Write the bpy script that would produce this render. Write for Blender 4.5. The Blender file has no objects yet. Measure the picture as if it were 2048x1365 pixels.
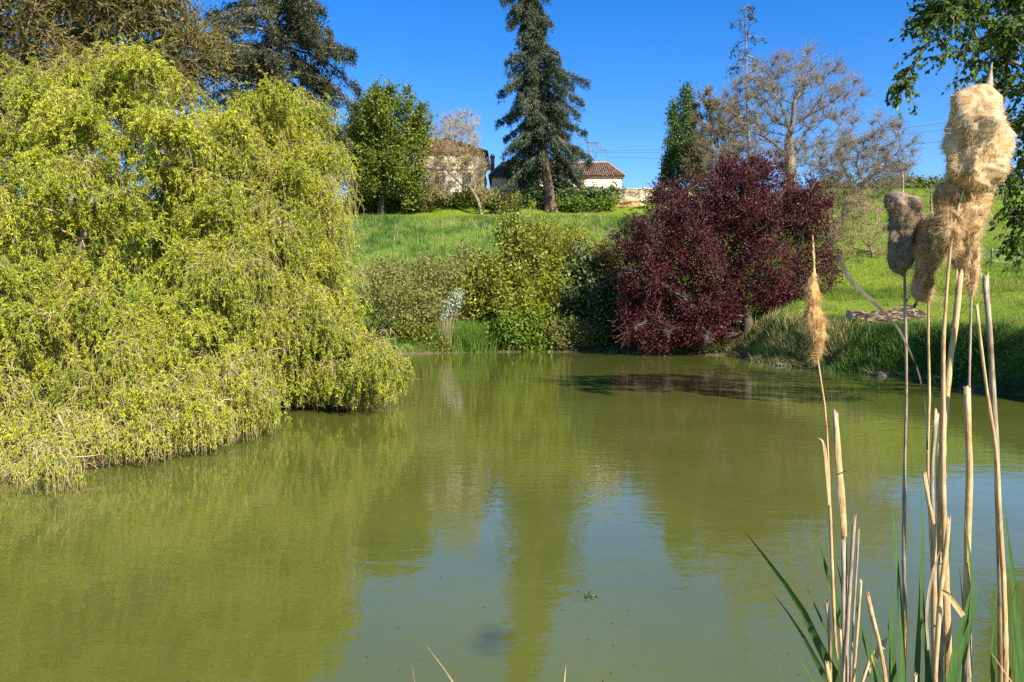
import bpy, math, random
import numpy as np
from mathutils import Vector, kdtree, noise as mnoise

SC = bpy.context.scene
COL = SC.collection
rad = math.radians
RNG = np.random.default_rng(7)

# ------------------------------------------------------------------ camera
F = 1500.0                      # focal length in pixels of a 2048 px wide frame
CAM = np.array([0.0, 0.0, 2.0])
PITCH = math.atan(52.5 / F)     # camera looks slightly down
cp, sp = math.cos(PITCH), math.sin(PITCH)

def P(px, py, d):
    """World point seen at picture position (px, py) at distance d ahead."""
    a = (px - 1024.0) / F
    b = -(py - 682.5) / F
    dy = cp + b * sp
    dz = -sp + b * cp
    t = d / dy
    return np.array([CAM[0] + a * t, d, CAM[2] + dz * t])

def M(px, d):                   # length in metres of px picture pixels at distance d
    return px * d / F

cam_data = bpy.data.cameras.new("camera")
cam = bpy.data.objects.new("camera", cam_data)
COL.objects.link(cam)
cam.location = CAM
cam.rotation_euler = (rad(90) - PITCH, 0, 0)
cam_data.sensor_width = 36.0
cam_data.lens = 36.0 * F / 2048.0
cam_data.clip_start = 0.05
cam_data.clip_end = 4000
SC.camera = cam

# ------------------------------------------------------------------ light
SUN_EL, SUN_AZ = rad(38), rad(143)     # azimuth clockwise from +Y (view direction): right and behind
sun_dir = np.array([math.sin(SUN_AZ) * math.cos(SUN_EL), math.cos(SUN_AZ) * math.cos(SUN_EL), math.sin(SUN_EL)])
sd = bpy.data.lights.new("sun", 'SUN')
sd.energy = 5.0
sd.angle = rad(0.5)
sd.color = (1.0, 0.91, 0.74)
so = bpy.data.objects.new("sun", sd)
COL.objects.link(so)
so.rotation_euler = Vector(sun_dir).to_track_quat('Z', 'Y').to_euler()
so.location = (30, -30, 40)

W = bpy.data.worlds.new("World")
SC.world = W
W.use_nodes = True
nt = W.node_tree
nt.nodes.clear()
sky = nt.nodes.new('ShaderNodeTexSky')
sky.sky_type = 'NISHITA'
sky.sun_disc = False
sky.sun_elevation = SUN_EL
sky.sun_rotation = SUN_AZ
sky.air_density = 1.0
sky.dust_density = 0.3
sky.ozone_density = 3.0
hs = nt.nodes.new('ShaderNodeHueSaturation')
hs.inputs['Saturation'].default_value = 1.42
hs.inputs['Value'].default_value = 0.95
hs.inputs['Hue'].default_value = 0.513
bg = nt.nodes.new('ShaderNodeBackground')
bg.inputs['Strength'].default_value = 0.105
wo = nt.nodes.new('ShaderNodeOutputWorld')
nt.links.new(sky.outputs[0], hs.inputs['Color'])
nt.links.new(hs.outputs[0], bg.inputs['Color'])
nt.links.new(bg.outputs[0], wo.inputs['Surface'])

SC.view_settings.view_transform = 'Standard'
SC.view_settings.look = 'None'
SC.view_settings.exposure = 1.18
SC.view_settings.gamma = 1.0
SC.view_settings.use_curve_mapping = False
try:
    SC.cycles.max_bounces = 6
    SC.cycles.diffuse_bounces = 3
    SC.cycles.transmission_bounces = 4
    SC.cycles.transparent_max_bounces = 4
    SC.cycles.use_denoising = False
    SC.cycles.sample_clamp_indirect = 4.0
    SC.cycles.caustics_reflective = False
    SC.cycles.caustics_refractive = False
except Exception:
    pass

# ------------------------------------------------------------------ object helpers
def tag(o, label=None, cat=None, group=None, kind=None):
    if label: o["label"] = label
    if cat: o["category"] = cat
    if group: o["group"] = group
    if kind: o["kind"] = kind
    return o

def thing(name, label, cat, loc, group=None):
    o = bpy.data.objects.new(name, None)
    COL.objects.link(o)
    o.location = [float(v) for v in loc]
    o.empty_display_size = 0.3
    return tag(o, label, cat, group)

def root_loc(parent):
    l = np.zeros(3)
    p = parent
    while p is not None:
        l = l + np.array(p.location)
        p = p.parent
    return l

def link_mesh(name, me, mat, parent):
    o = bpy.data.objects.new(name, me)
    COL.objects.link(o)
    for m in (mat if isinstance(mat, (list, tuple)) else [mat]):
        me.materials.append(m)
    if parent is not None:
        o.parent = parent
    return o

def mesh_np(name, verts, faces, mat, parent=None, tint=None, smooth=False, loc=None):
    """verts (N,3) world, faces (M,4) or (M,3) int; tint (M,) per-face value."""
    verts = np.asarray(verts, dtype=np.float64)
    off = root_loc(parent) if parent is not None else (np.zeros(3) if loc is None else np.asarray(loc, float))
    v = (verts - off).astype(np.float32)
    faces = np.asarray(faces, dtype=np.int32)
    k = faces.shape[1]
    me = bpy.data.meshes.new(name)
    me.vertices.add(len(v))
    me.vertices.foreach_set("co", v.ravel())
    me.loops.add(faces.size)
    me.loops.foreach_set("vertex_index", faces.ravel())
    me.polygons.add(len(faces))
    me.polygons.foreach_set("loop_start", np.arange(0, faces.size, k, dtype=np.int32))
    if smooth:
        me.polygons.foreach_set("use_smooth", np.ones(len(faces), dtype=bool))
    me.update(calc_edges=True)
    if tint is not None:
        a = me.attributes.new("tint", 'FLOAT', 'FACE')
        a.data.foreach_set("value", np.asarray(tint, dtype=np.float32))
    o = link_mesh(name, me, mat, parent)
    if parent is None and loc is not None:
        o.location = [float(x) for x in off]
    return o

def unit(a):
    a = np.asarray(a, float)
    return a / np.maximum(np.linalg.norm(a, axis=-1, keepdims=True), 1e-9)

class MB:
    """Collects boxes, prisms and bars into one mesh."""
    def __init__(s):
        s.v, s.f = [], []
    def add(s, vs, fs):
        n = len(s.v)
        s.v += [tuple(float(c) for c in p) for p in vs]
        s.f += [tuple(i + n for i in f) for f in fs]
        return s
    def box(s, c, size, rz=0.0):
        c = np.asarray(c, float); hx, hy, hz = [q / 2 for q in size]
        ca, sa = math.cos(rz), math.sin(rz)
        vs = []
        for z in (-hz, hz):
            for x, y in ((-hx, -hy), (hx, -hy), (hx, hy), (-hx, hy)):
                vs.append((c[0] + x * ca - y * sa, c[1] + x * sa + y * ca, c[2] + z))
        return s.add(vs, [(3, 2, 1, 0), (4, 5, 6, 7), (0, 1, 5, 4), (1, 2, 6, 5), (2, 3, 7, 6), (3, 0, 4, 7)])
    def bar(s, a, b, r, n=6, r2=None):
        a = np.asarray(a, float); b = np.asarray(b, float)
        r2 = r if r2 is None else r2
        t = unit(b - a); ref = np.array([0, 0, 1.0]) if abs(t[2]) < .9 else np.array([1.0, 0, 0])
        u = unit(np.cross(t, ref)); w = np.cross(t, u)
        vs = [p + q * (math.cos(2 * math.pi * k / n) * u + math.sin(2 * math.pi * k / n) * w) for p, q in ((a, r), (b, r2)) for k in range(n)]
        fs = [(k, (k + 1) % n, n + (k + 1) % n, n + k) for k in range(n)] + [tuple(range(n - 1, -1, -1)), tuple(range(n, 2 * n))]
        return s.add(vs, fs)
    def build(s, name, mat, parent=None, loc=None):
        off = root_loc(parent) if parent is not None else (np.zeros(3) if loc is None else np.asarray(loc, float))
        me = bpy.data.meshes.new(name)
        me.from_pydata([tuple(np.asarray(p) - off) for p in s.v], [], s.f)
        me.update()
        o = link_mesh(name, me, mat, parent)
        if parent is None and loc is not None:
            o.location = [float(x) for x in off]
        return o

# ------------------------------------------------------------------ vectorised shapes
def tubes_batch(Pt, R, sides=4):
    """Pt (S,n,3), R (S,n) -> verts, quad faces of S open tubes."""
    S, n, _ = Pt.shape
    T = np.empty_like(Pt)
    T[:, 1:-1] = Pt[:, 2:] - Pt[:, :-2]
    T[:, 0] = Pt[:, 1] - Pt[:, 0]
    T[:, -1] = Pt[:, -1] - Pt[:, -2]
    T = unit(T)
    ax = np.argmin(np.abs(T.mean(axis=1)), axis=1)
    ref = np.eye(3)[ax][:, None, :]
    U = unit(np.cross(T, np.broadcast_to(ref, T.shape)))
    V = np.cross(T, U)
    ang = np.arange(sides) * 2 * math.pi / sides
    ring = U[:, :, None, :] * np.cos(ang)[None, None, :, None] + V[:, :, None, :] * np.sin(ang)[None, None, :, None]
    v = Pt[:, :, None, :] + ring * R[:, :, None, None]
    v = v.reshape(-1, 3)
    base = (np.arange(S) * n * sides)[:, None, None] + (np.arange(n - 1) * sides)[None, :, None]
    k = np.arange(sides)[None, None, :]
    k2 = (k + 1) % sides
    f = np.stack([base + k, base + k2, base + sides + k2, base + sides + k], axis=-1).reshape(-1, 4)
    return v, f

def tubes(chains, sides=5):
    by = {}
    for p, r in chains:
        by.setdefault(len(p), []).append((p, r))
    vs, fs, n = [], [], 0
    for L, cs in by.items():
        if L < 2: continue
        v, f = tubes_batch(np.array([c[0] for c in cs], float), np.array([c[1] for c in cs], float), sides)
        vs.append(v); fs.append(f + n); n += len(v)
    return np.concatenate(vs), np.concatenate(fs)

def join(parts):
    vs, fs, n = [], [], 0
    for v, f in parts:
        vs.append(v); fs.append(np.asarray(f) + n); n += len(v)
    return np.concatenate(vs), np.concatenate(fs)

def rand_unit(rng, n):
    return unit(rng.normal(size=(n, 3)))

def leaf_quads(rng, C, A, L, Wd, nrm=None):
    """One pointed four-cornered leaf per row: centre C, axis A, length L, width Wd, facing nrm."""
    n = len(C)
    A = unit(A)
    if nrm is None: nrm = rand_unit(rng, n)
    S = unit(np.cross(A, nrm))
    N = np.cross(S, A)
    L = np.broadcast_to(L, (n,))[:, None]; Wd = np.broadcast_to(Wd, (n,))[:, None]
    v = np.stack([C - A * L * .5, C + S * Wd * .5 - A * L * .06 + N * Wd * .12, C + A * L * .5, C - S * Wd * .5 - A * L * .06 + N * Wd * .12], axis=1)
    return v.reshape(-1, 3), np.arange(4 * n, dtype=np.int32).reshape(n, 4)

def blade_strips(rng, B, H, lean, Wd, droop=0.3, seg=3):
    """Grass blades: base B (n,3), height H (n,), horizontal lean (n,2), width (n,)."""
    n = len(B)
    H = np.broadcast_to(H, (n,)); Wd = np.broadcast_to(Wd, (n,))
    ang = rng.uniform(0, 2 * math.pi, n)
    side = np.stack([np.cos(ang), np.sin(ang), np.zeros(n)], 1)
    rows = []
    for k in range(seg + 1):
        t = k / seg
        c = B.copy()
        c[:, :2] += lean * (t ** 1.7)[None] if np.isscalar(t) is False else lean * (t ** 1.7)
        hl = np.linalg.norm(lean, axis=1)
        c[:, 2] += H * (t - droop * np.minimum(hl / np.maximum(H, .01), 1.2) * t ** 3)
        w = Wd * (1 - t ** 1.5) * .5 + Wd * 0.04
        rows.append(c - side * w[:, None]); rows.append(c + side * w[:, None])
    v = np.stack(rows, 1).reshape(-1, 3)
    m = 2 * (seg + 1)
    b = (np.arange(n) * m)[:, None]
    fs = np.concatenate([np.concatenate([b + 2 * k, b + 2 * k + 1, b + 2 * k + 3, b + 2 * k + 2], 1)[:, None, :] for k in range(seg)], 1).reshape(-1, 4)
    return v, fs

# ------------------------------------------------------------------ materials
def new_mat(name):
    m = bpy.data.materials.new(name)
    m.use_nodes = True
    t = m.node_tree
    t.nodes.clear()
    out = t.nodes.new('ShaderNodeOutputMaterial')
    return m, t, out

def ramp(t, stops):
    r = t.nodes.new('ShaderNodeValToRGB')
    e = r.color_ramp.elements
    while len(e) < len(stops): e.new(0.5)
    for k, (p, c) in enumerate(stops):
        e[k].position = p
        e[k].color = (c[0], c[1], c[2], 1)
    return r

def coords(t, scale=(1, 1, 1), obj=True):
    tc = t.nodes.new('ShaderNodeTexCoord')
    mp = t.nodes.new('ShaderNodeMapping')
    mp.inputs['Scale'].default_value = scale
    t.links.new(tc.outputs['Object'], mp.inputs['Vector'])
    return mp

def tex_noise(t, vec, scale, detail=4, rough=.55, dist=0.0):
    n = t.nodes.new('ShaderNodeTexNoise')
    n.inputs['Scale'].default_value = scale
    n.inputs['Detail'].default_value = detail
    n.inputs['Roughness'].default_value = rough
    n.inputs['Distortion'].default_value = dist
    t.links.new(vec.outputs[0], n.inputs['Vector'])
    return n

def leaf_mat(name, stops, transl=.35, rough=.5, spec=.3, clump=None):
    """Foliage: colour by the leaf's own tint (its kind and age), plus slow drift through the crown."""
    m, t, out = new_mat(name)
    at = t.nodes.new('ShaderNodeAttribute'); at.attribute_name = "tint"
    r = ramp(t, stops)
    t.links.new(at.outputs['Fac'], r.inputs[0])
    p = t.nodes.new('ShaderNodeBsdfPrincipled')
    p.inputs['Roughness'].default_value = rough
    p.inputs['Specular IOR Level'].default_value = spec
    tr = t.nodes.new('ShaderNodeBsdfTranslucent')
    mx = t.nodes.new('ShaderNodeMixShader')
    mx.inputs[0].default_value = transl
    t.links.new(r.outputs[0], p.inputs['Base Color'])
    t.links.new(r.outputs[0], tr.inputs['Color'])
    t.links.new(p.outputs[0], mx.inputs[1]); t.links.new(tr.outputs[0], mx.inputs[2])
    t.links.new(mx.outputs[0], out.inputs['Surface'])
    return m

def noise_mat(name, stops, scale=4.0, sc=(1, 1, 1), rough=.85, bump=0.3, detail=5, spec=.2, bscale=None, bdist=.02):
    m, t, out = new_mat(name)
    mp = coords(t, sc)
    n = tex_noise(t, mp, scale, detail)
    r = ramp(t, stops)
    t.links.new(n.outputs['Fac'], r.inputs[0])
    p = t.nodes.new('ShaderNodeBsdfPrincipled')
    p.inputs['Roughness'].default_value = rough
    p.inputs['Specular IOR Level'].default_value = spec
    t.links.new(r.outputs[0], p.inputs['Base Color'])
    if bump:
        b = t.nodes.new('ShaderNodeBump'); b.inputs['Strength'].default_value = bump; b.inputs['Distance'].default_value = bdist
        n2 = tex_noise(t, mp, bscale or scale * 2.5, 6)
        t.links.new(n2.outputs['Fac'], b.inputs['Height'])
        t.links.new(b.outputs[0], p.inputs['Normal'])
    t.links.new(p.outputs[0], out.inputs['Surface'])
    return m

MAT = {}
MAT['bark_grey'] = noise_mat("bark_grey", [(.3, (.09, .075, .055)), (.7, (.26, .22, .16))], 3, (1, 1, .25), bump=.6)
MAT['bark_dark'] = noise_mat("bark_dark", [(.3, (.035, .028, .022)), (.7, (.12, .10, .08))], 3, (1, 1, .25), bump=.6)
MAT['bark_red'] = noise_mat("bark_red", [(.25, (.05, .034, .026)), (.5, (.145, .090, .070)), (.75, (.27, .19, .15))], 2.2, (1, 1, .12), bump=.8, bdist=.06)
MAT['twig_plum'] = noise_mat("twig_plum", [(.3, (.09, .065, .055)), (.7, (.24, .19, .16))], 2, bump=0)
MAT['twig_tan'] = noise_mat("twig_tan", [(.3, (.24, .18, .09)), (.7, (.46, .37, .20))], 5, bump=0)
MAT['twig_brown'] = noise_mat("twig_brown", [(.3, (.14, .112, .08)), (.7, (.29, .24, .175))], 2, bump=0)
MAT['twig_grey'] = noise_mat("twig_grey", [(.3, (.16, .13, .105)), (.7, (.34, .29, .235))], 2, bump=0)
MAT['willow_leaf'] = leaf_mat("willow_leaf", [(0, (.11, .15, .010)), (.35, (.245, .295, .015)), (.75, (.395, .43, .022)), (1, (.52, .51, .06))], .24)
MAT['bud_leaf'] = leaf_mat("bud_leaf", [(0, (.10, .075, .032)), (.5, (.22, .17, .075)), (1, (.31, .27, .12))], .3)
MAT['olive_leaf'] = leaf_mat("olive_leaf", [(0, (.07, .055, .015)), (.5, (.15, .13, .025)), (1, (.24, .22, .035))], .3)
MAT['conifer'] = leaf_mat("conifer_needles", [(0, (.028, .044, .026)), (.5, (.058, .080, .044)), (.85, (.10, .12, .065)), (1, (.19, .18, .12))], .12)
MAT['conifer_b'] = leaf_mat("cedar_needles", [(0, (.03, .037, .018)), (.5, (.062, .068, .03)), (1, (.11, .10, .05))], .12)
MAT['purple'] = leaf_mat("purple_leaf", [(0, (.022, .006, .008)), (.5, (.066, .011, .016)), (.85, (.14, .026, .032)), (1, (.24, .085, .075))], .25, rough=.5, spec=.25)
MAT['round_leaf'] = leaf_mat("round_leaf", [(0, (.045, .066, .010)), (.45, (.11, .15, .016)), (.8, (.18, .22, .022)), (1, (.27, .30, .04))], .25)
MAT['poplar_leaf'] = leaf_mat("poplar_leaf", [(0, (.025, .06, .015)), (.5, (.075, .135, .024)), (1, (.17, .21, .04))], .3)
MAT['near_leaf'] = leaf_mat("near_leaf", [(0, (.03, .06, .012)), (.5, (.085, .145, .018)), (.85, (.16, .22, .026)), (1, (.28, .31, .04))], .42)
MAT['shrub_yellow'] = leaf_mat("shrub_yellow", [(0, (.14, .18, .015)), (.5, (.26, .30, .022)), (1, (.36, .37, .04))], .4)
MAT['shrub_green'] = leaf_mat("shrub_green", [(0, (.055, .08, .010)), (.5, (.15, .18, .016)), (1, (.30, .31, .04))], .25)
MAT['shrub_bright'] = leaf_mat("shrub_bright", [(0, (.06, .11, .012)), (.5, (.14, .22, .02)), (1, (.27, .31, .035))], .35)
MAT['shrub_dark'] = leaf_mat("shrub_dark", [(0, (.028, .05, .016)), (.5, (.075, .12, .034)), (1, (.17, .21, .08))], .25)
MAT['shrub_sage'] = leaf_mat("shrub_sage", [(0, (.10, .11, .025)), (.5, (.20, .21, .05)), (1, (.29, .28, .08))], .35)
MAT['shrub_rust'] = leaf_mat("shrub_rust", [(0, (.09, .06, .02)), (.5, (.20, .14, .035)), (1, (.31, .22, .05))], .3)
MAT['blossom'] = leaf_mat("blossom", [(0, (.30, .36, .24)), (.4, (.55, .58, .50)), (1, (.75, .76, .72))], .3)
MAT['dry_reed'] = leaf_mat("dry_reed", [(0, (.22, .15, .07)), (.5, (.44, .34, .18)), (1, (.60, .50, .30))], .25)
MAT['sedge'] = leaf_mat("sedge", [(0, (.07, .10, .02)), (.4, (.15, .18, .035)), (.75, (.30, .28, .09)), (1, (.50, .41, .22))], .3)
MAT['grass_meadow'] = leaf_mat("grass_meadow", [(0, (.04, .10, .018)), (.5, (.105, .225, .034)), (.85, (.19, .31, .05)), (1, (.30, .36, .09))], .35)
MAT['grass_lawn'] = leaf_mat("grass_lawn", [(0, (.08, .14, .012)), (.5, (.20, .27, .02)), (.85, (.31, .35, .03)), (1, (.40, .34, .09))], .35)
MAT['grass_bank'] = leaf_mat("grass_bank", [(0, (.035, .08, .014)), (.5, (.08, .17, .022)), (1, (.17, .27, .04))], .35)
MAT['reed_green'] = leaf_mat("reed_green", [(0, (.06, .13, .025)), (1, (.13, .24, .045))], .35, rough=.4, spec=.4)

# ------------------------------------------------------------------ terrain
POND = np.array([(-10.5, 1.3), (-4, 1.15), (2, 1.05), (9, 1.3), (13, 3), (12.6, 10), (11.9, 17), (12.3, 21), (12.7, 24), (11.4, 28), (10.9, 33), (10.8, 36.2),
                 (8.5, 39.4), (4, 40.3), (-1, 40.4), (-4, 39.0), (-6.0, 37.2), (-6.8, 30), (-7.0, 22), (-7.4, 15), (-8.6, 9)])

def smooth(a, b, x):
    t = np.clip((x - a) / (b - a), 0, 1)
    return t * t * (3 - 2 * t)

def pond_dist(x, y):
    """Signed distance to the shoreline: negative in the water."""
    x = np.asarray(x, float); y = np.asarray(y, float)
    best = np.full(x.shape, 1e9); inside = np.zeros(x.shape, bool)
    n = len(POND)
    for i in range(n):
        ax, ay = POND[i]; bx, by = POND[(i + 1) % n]
        ex, ey = bx - ax, by - ay
        t = np.clip(((x - ax) * ex + (y - ay) * ey) / (ex * ex + ey * ey), 0, 1)
        best = np.minimum(best, np.hypot(x - ax - t * ex, y - ay - t * ey))
        c = ((ay > y) != (by > y)) & (x < (bx - ax) * (y - ay) / (by - ay + 1e-12) + ax)
        inside ^= c
    return np.where(inside, -best, best)

def hgt(x, y):
    x = np.asarray(x, float); y = np.asarray(y, float)
    d = pond_dist(x, y)
    wob = .18 * np.sin(x * 1.3 + .6 * y) * np.sin(.9 * y - .5 * x) + .08 * np.sin(3.1 * x + y) * np.sin(2.3 * y)
    d = d + wob * smooth(6, 3, np.abs(d))
    right = smooth(.26, .40, x / np.maximum(y, 1.0)) * smooth(6, 14, y)
    bank_h = .45 + .85 * right
    bank_w = 1.6 - .3 * right
    bank = bank_h * smooth(-.05, bank_w, d)
    c = np.interp(y, [0, 43, 48, 78, 83, 87.2, 92, 130, 260, 900], [0, 0, 1.0, 11.6, 12.7, 14.7, 15.0, 15.4, 16, 14])
    r = np.interp(y, [0, 29, 40, 62, 92, 100, 140, 260, 900], [0, .2, 2.0, 7.6, 15.3, 15.9, 16.2, 16, 14])
    hill = c * (1 - right) + r * right
    hill = hill + right * .05 * np.clip(x - 16, 0, 14) * smooth(14, 24, y)
    und = .12 * np.sin(x * .35 + 1) * np.sin(y * .27) + .05 * np.sin(x * .9) * np.sin(y * .8 + 2)
    land = bank + hill + und * smooth(1, 6, d) + .04 * smooth(-.05, .5, d)
    return np.where(d < 0, -.9 * smooth(0, -2.5, d) + (bank * 1.0) + 0.0, land)

def build_terrain():
    xs = np.unique(np.concatenate([np.linspace(-1500, -120, 14), np.linspace(-120, -30, 31), np.linspace(-30, -12, 37), np.linspace(-12, 24, 145), np.linspace(24, 70, 63), np.linspace(70, 140, 20), np.linspace(140, 1500, 14)]))
    ys = np.unique(np.concatenate([np.linspace(-400, -20, 10), np.linspace(-20, 0, 12), np.linspace(0, 46, 185), np.linspace(46, 100, 109), np.linspace(100, 180, 24), np.linspace(180, 2200, 22)]))
    X, Y = np.meshgrid(xs, ys)
    Z = hgt(X, Y)
    v = np.stack([X, Y, Z], -1).reshape(-1, 3)
    nx, ny = len(xs), len(ys)
    i = np.arange(ny - 1)[:, None] * nx + np.arange(nx - 1)[None]
    f = np.stack([i, i + 1, i + nx + 1, i + nx], -1).reshape(-1, 4)
    m, t, out = new_mat("ground")
    mp = coords(t)
    n1 = tex_noise(t, mp, .22, 5, .6); n2 = tex_noise(t, mp, 3.5, 6, .65); n3 = tex_noise(t, mp, .9, 4, .6)
    g1 = ramp(t, [(.3, (.06, .12, .012)), (.5, (.13, .20, .018)), (.7, (.25, .26, .035))])
    mixv = t.nodes.new('ShaderNodeMath'); mixv.operation = 'ADD'
    sc_ = t.nodes.new('ShaderNodeMath'); sc_.operation = 'MULTIPLY'; sc_.inputs[1].default_value = .55
    s2 = t.nodes.new('ShaderNodeMath'); s2.operation = 'MULTIPLY'; s2.inputs[1].default_value = .45
    t.links.new(n1.outputs['Fac'], sc_.inputs[0]); t.links.new(n2.outputs['Fac'], s2.inputs[0])
    t.links.new(sc_.outputs[0], mixv.inputs[0]); t.links.new(s2.outputs[0], mixv.inputs[1])
    t.links.new(mixv.outputs[0], g1.inputs[0])
    # mud close to the waterline, by the ground's own height
    geo = t.nodes.new('ShaderNodeNewGeometry'); sep = t.nodes.new('ShaderNodeSeparateXYZ')
    t.links.new(geo.outputs['Position'], sep.inputs[0])
    ad = t.nodes.new('ShaderNodeMath'); ad.operation = 'MULTIPLY_ADD'; ad.inputs[1].default_value = .5
    t.links.new(n3.outputs['Fac'], ad.inputs[0]); t.links.new(sep.outputs['Z'], ad.inputs[2])
    mr = t.nodes.new('ShaderNodeMapRange'); mr.inputs['From Min'].default_value = .35; mr.inputs['From Max'].default_value = .75
    t.links.new(ad.outputs[0], mr.inputs['Value'])
    mud = ramp(t, [(.3, (.06, .045, .028)), (.7, (.19, .15, .09))])
    t.links.new(n2.outputs['Fac'], mud.inputs[0])
    mx = t.nodes.new('ShaderNodeMixRGB')
    t.links.new(mr.outputs[0], mx.inputs['Fac']); t.links.new(mud.outputs[0], mx.inputs['Color1']); t.links.new(g1.outputs[0], mx.inputs['Color2'])
    p = t.nodes.new('ShaderNodeBsdfPrincipled'); p.inputs['Roughness'].default_value = .95; p.inputs['Specular IOR Level'].default_value = .1
    b = t.nodes.new('ShaderNodeBump'); b.inputs['Strength'].default_value = .8; b.inputs['Distance'].default_value = .12
    t.links.new(n2.outputs['Fac'], b.inputs['Height']); t.links.new(b.outputs[0], p.inputs['Normal'])
    t.links.new(mx.outputs[0], p.inputs['Base Color']); t.links.new(p.outputs[0], out.inputs['Surface'])
    o = mesh_np("ground", v, f, m, smooth=True)
    tag(o, "grassy slope rising from the pond to the house", kind="structure")
build_terrain()

def build_water():
    m, t, out = new_mat("pond_water")
    mp = coords(t, (1, 1, 1))
    p = t.nodes.new('ShaderNodeBsdfPrincipled')
    p.inputs['Roughness'].default_value = .02
    p.inputs['IOR'].default_value = 1.33
    p.inputs['Specular IOR Level'].default_value = 1.0
    n = tex_noise(t, mp, .35, 3)
    r = ramp(t, [(.3, (.074, .088, .016)), (.7, (.096, .110, .021))])
    t.links.new(n.outputs['Fac'], r.inputs[0])
    # soft dark patch with a noisy edge, mixed into the water colour
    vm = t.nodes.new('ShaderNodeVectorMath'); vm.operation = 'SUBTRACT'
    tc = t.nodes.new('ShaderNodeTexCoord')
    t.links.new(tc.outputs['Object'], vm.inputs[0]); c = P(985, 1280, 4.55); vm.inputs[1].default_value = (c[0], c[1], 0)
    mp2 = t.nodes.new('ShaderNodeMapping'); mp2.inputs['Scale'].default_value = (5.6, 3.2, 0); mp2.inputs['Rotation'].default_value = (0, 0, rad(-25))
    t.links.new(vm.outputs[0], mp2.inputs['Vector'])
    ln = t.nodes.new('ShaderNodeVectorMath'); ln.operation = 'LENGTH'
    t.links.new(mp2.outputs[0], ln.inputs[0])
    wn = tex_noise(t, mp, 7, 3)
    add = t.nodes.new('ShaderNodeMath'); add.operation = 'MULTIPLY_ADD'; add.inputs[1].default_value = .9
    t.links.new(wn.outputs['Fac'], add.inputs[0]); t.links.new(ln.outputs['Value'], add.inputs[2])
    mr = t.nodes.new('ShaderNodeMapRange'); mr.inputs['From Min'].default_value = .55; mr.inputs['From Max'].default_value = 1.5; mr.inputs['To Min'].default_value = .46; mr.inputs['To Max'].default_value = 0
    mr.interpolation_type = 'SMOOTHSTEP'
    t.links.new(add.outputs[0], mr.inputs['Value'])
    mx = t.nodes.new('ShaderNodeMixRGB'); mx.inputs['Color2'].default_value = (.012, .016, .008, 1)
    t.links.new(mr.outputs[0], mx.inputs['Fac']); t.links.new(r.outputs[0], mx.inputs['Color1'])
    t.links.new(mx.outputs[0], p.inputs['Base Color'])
    # wind ripples: calm and ruffled patches
    mpr = coords(t, (.75, 1.35, 1))
    r1 = tex_noise(t, mpr, 3.2, 3, .5, .4); r2 = tex_noise(t, mpr, 13, 2, .5); r3 = tex_noise(t, mp, .18, 2)
    s = t.nodes.new('ShaderNodeMath'); s.operation = 'MULTIPLY_ADD'; s.inputs[1].default_value = .16
    t.links.new(r2.outputs['Fac'], s.inputs[0]); t.links.new(r1.outputs['Fac'], s.inputs[2])
    pm = t.nodes.new('ShaderNodeMapRange'); pm.inputs['From Min'].default_value = .35; pm.inputs['From Max'].default_value = .65; pm.inputs['To Min'].default_value = .45; pm.inputs['To Max'].default_value = 1.0
    t.links.new(r3.outputs['Fac'], pm.inputs['Value'])
    b = t.nodes.new('ShaderNodeBump'); b.inputs['Distance'].default_value = .0052
    t.links.new(pm.outputs[0], b.inputs['Strength'])
    t.links.new(s.outputs[0], b.inputs['Height']); t.links.new(b.outputs[0], p.inputs['Normal'])
    t.links.new(p.outputs[0], out.inputs['Surface'])
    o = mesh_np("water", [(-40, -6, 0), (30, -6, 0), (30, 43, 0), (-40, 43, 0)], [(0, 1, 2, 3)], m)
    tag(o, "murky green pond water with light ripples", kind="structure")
build_water()
# ------------------------------------------------------------------ trees
def lobe_points(rng, lobes, n, shell=2.0):
    """Random points in a union of ellipsoids [(centre, radii)], denser towards the outside; also outward direction."""
    w = np.array([(r[0] * r[1] * r[2]) ** (2 / 3) for c, r in lobes]); w /= w.sum()
    k = rng.choice(len(lobes), n, p=w)
    u = rand_unit(rng, n)
    q = rng.uniform(0, 1, n) ** (1 / (3 * shell))
    C = np.array([l[0] for l in lobes])[k]; R = np.array([l[1] for l in lobes])[k]
    return C + u * R * q[:, None], u, k

def sublobes(rng, lobes, k=7, s=.48):
    """Break each big ellipsoid into a cluster of smaller ones so the outline is lumpy."""
    out = []
    for c, r in lobes:
        u = rand_unit(rng, k)
        for q in u: out.append((c + q * r * rng.uniform(.45, .78), r * s * rng.uniform(.6, 1.25)))
        out.append((c, r * .8))
    return out

def px_lobes(spec):
    """[(px, py, rx, ry, distance, depth radius)] in picture units -> world ellipsoids."""
    out = []
    for px, py, rx, ry, d, rd in spec:
        out.append((P(px, py, d), np.array([M(rx, d), rd, M(ry, d)])))
    return out

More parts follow.
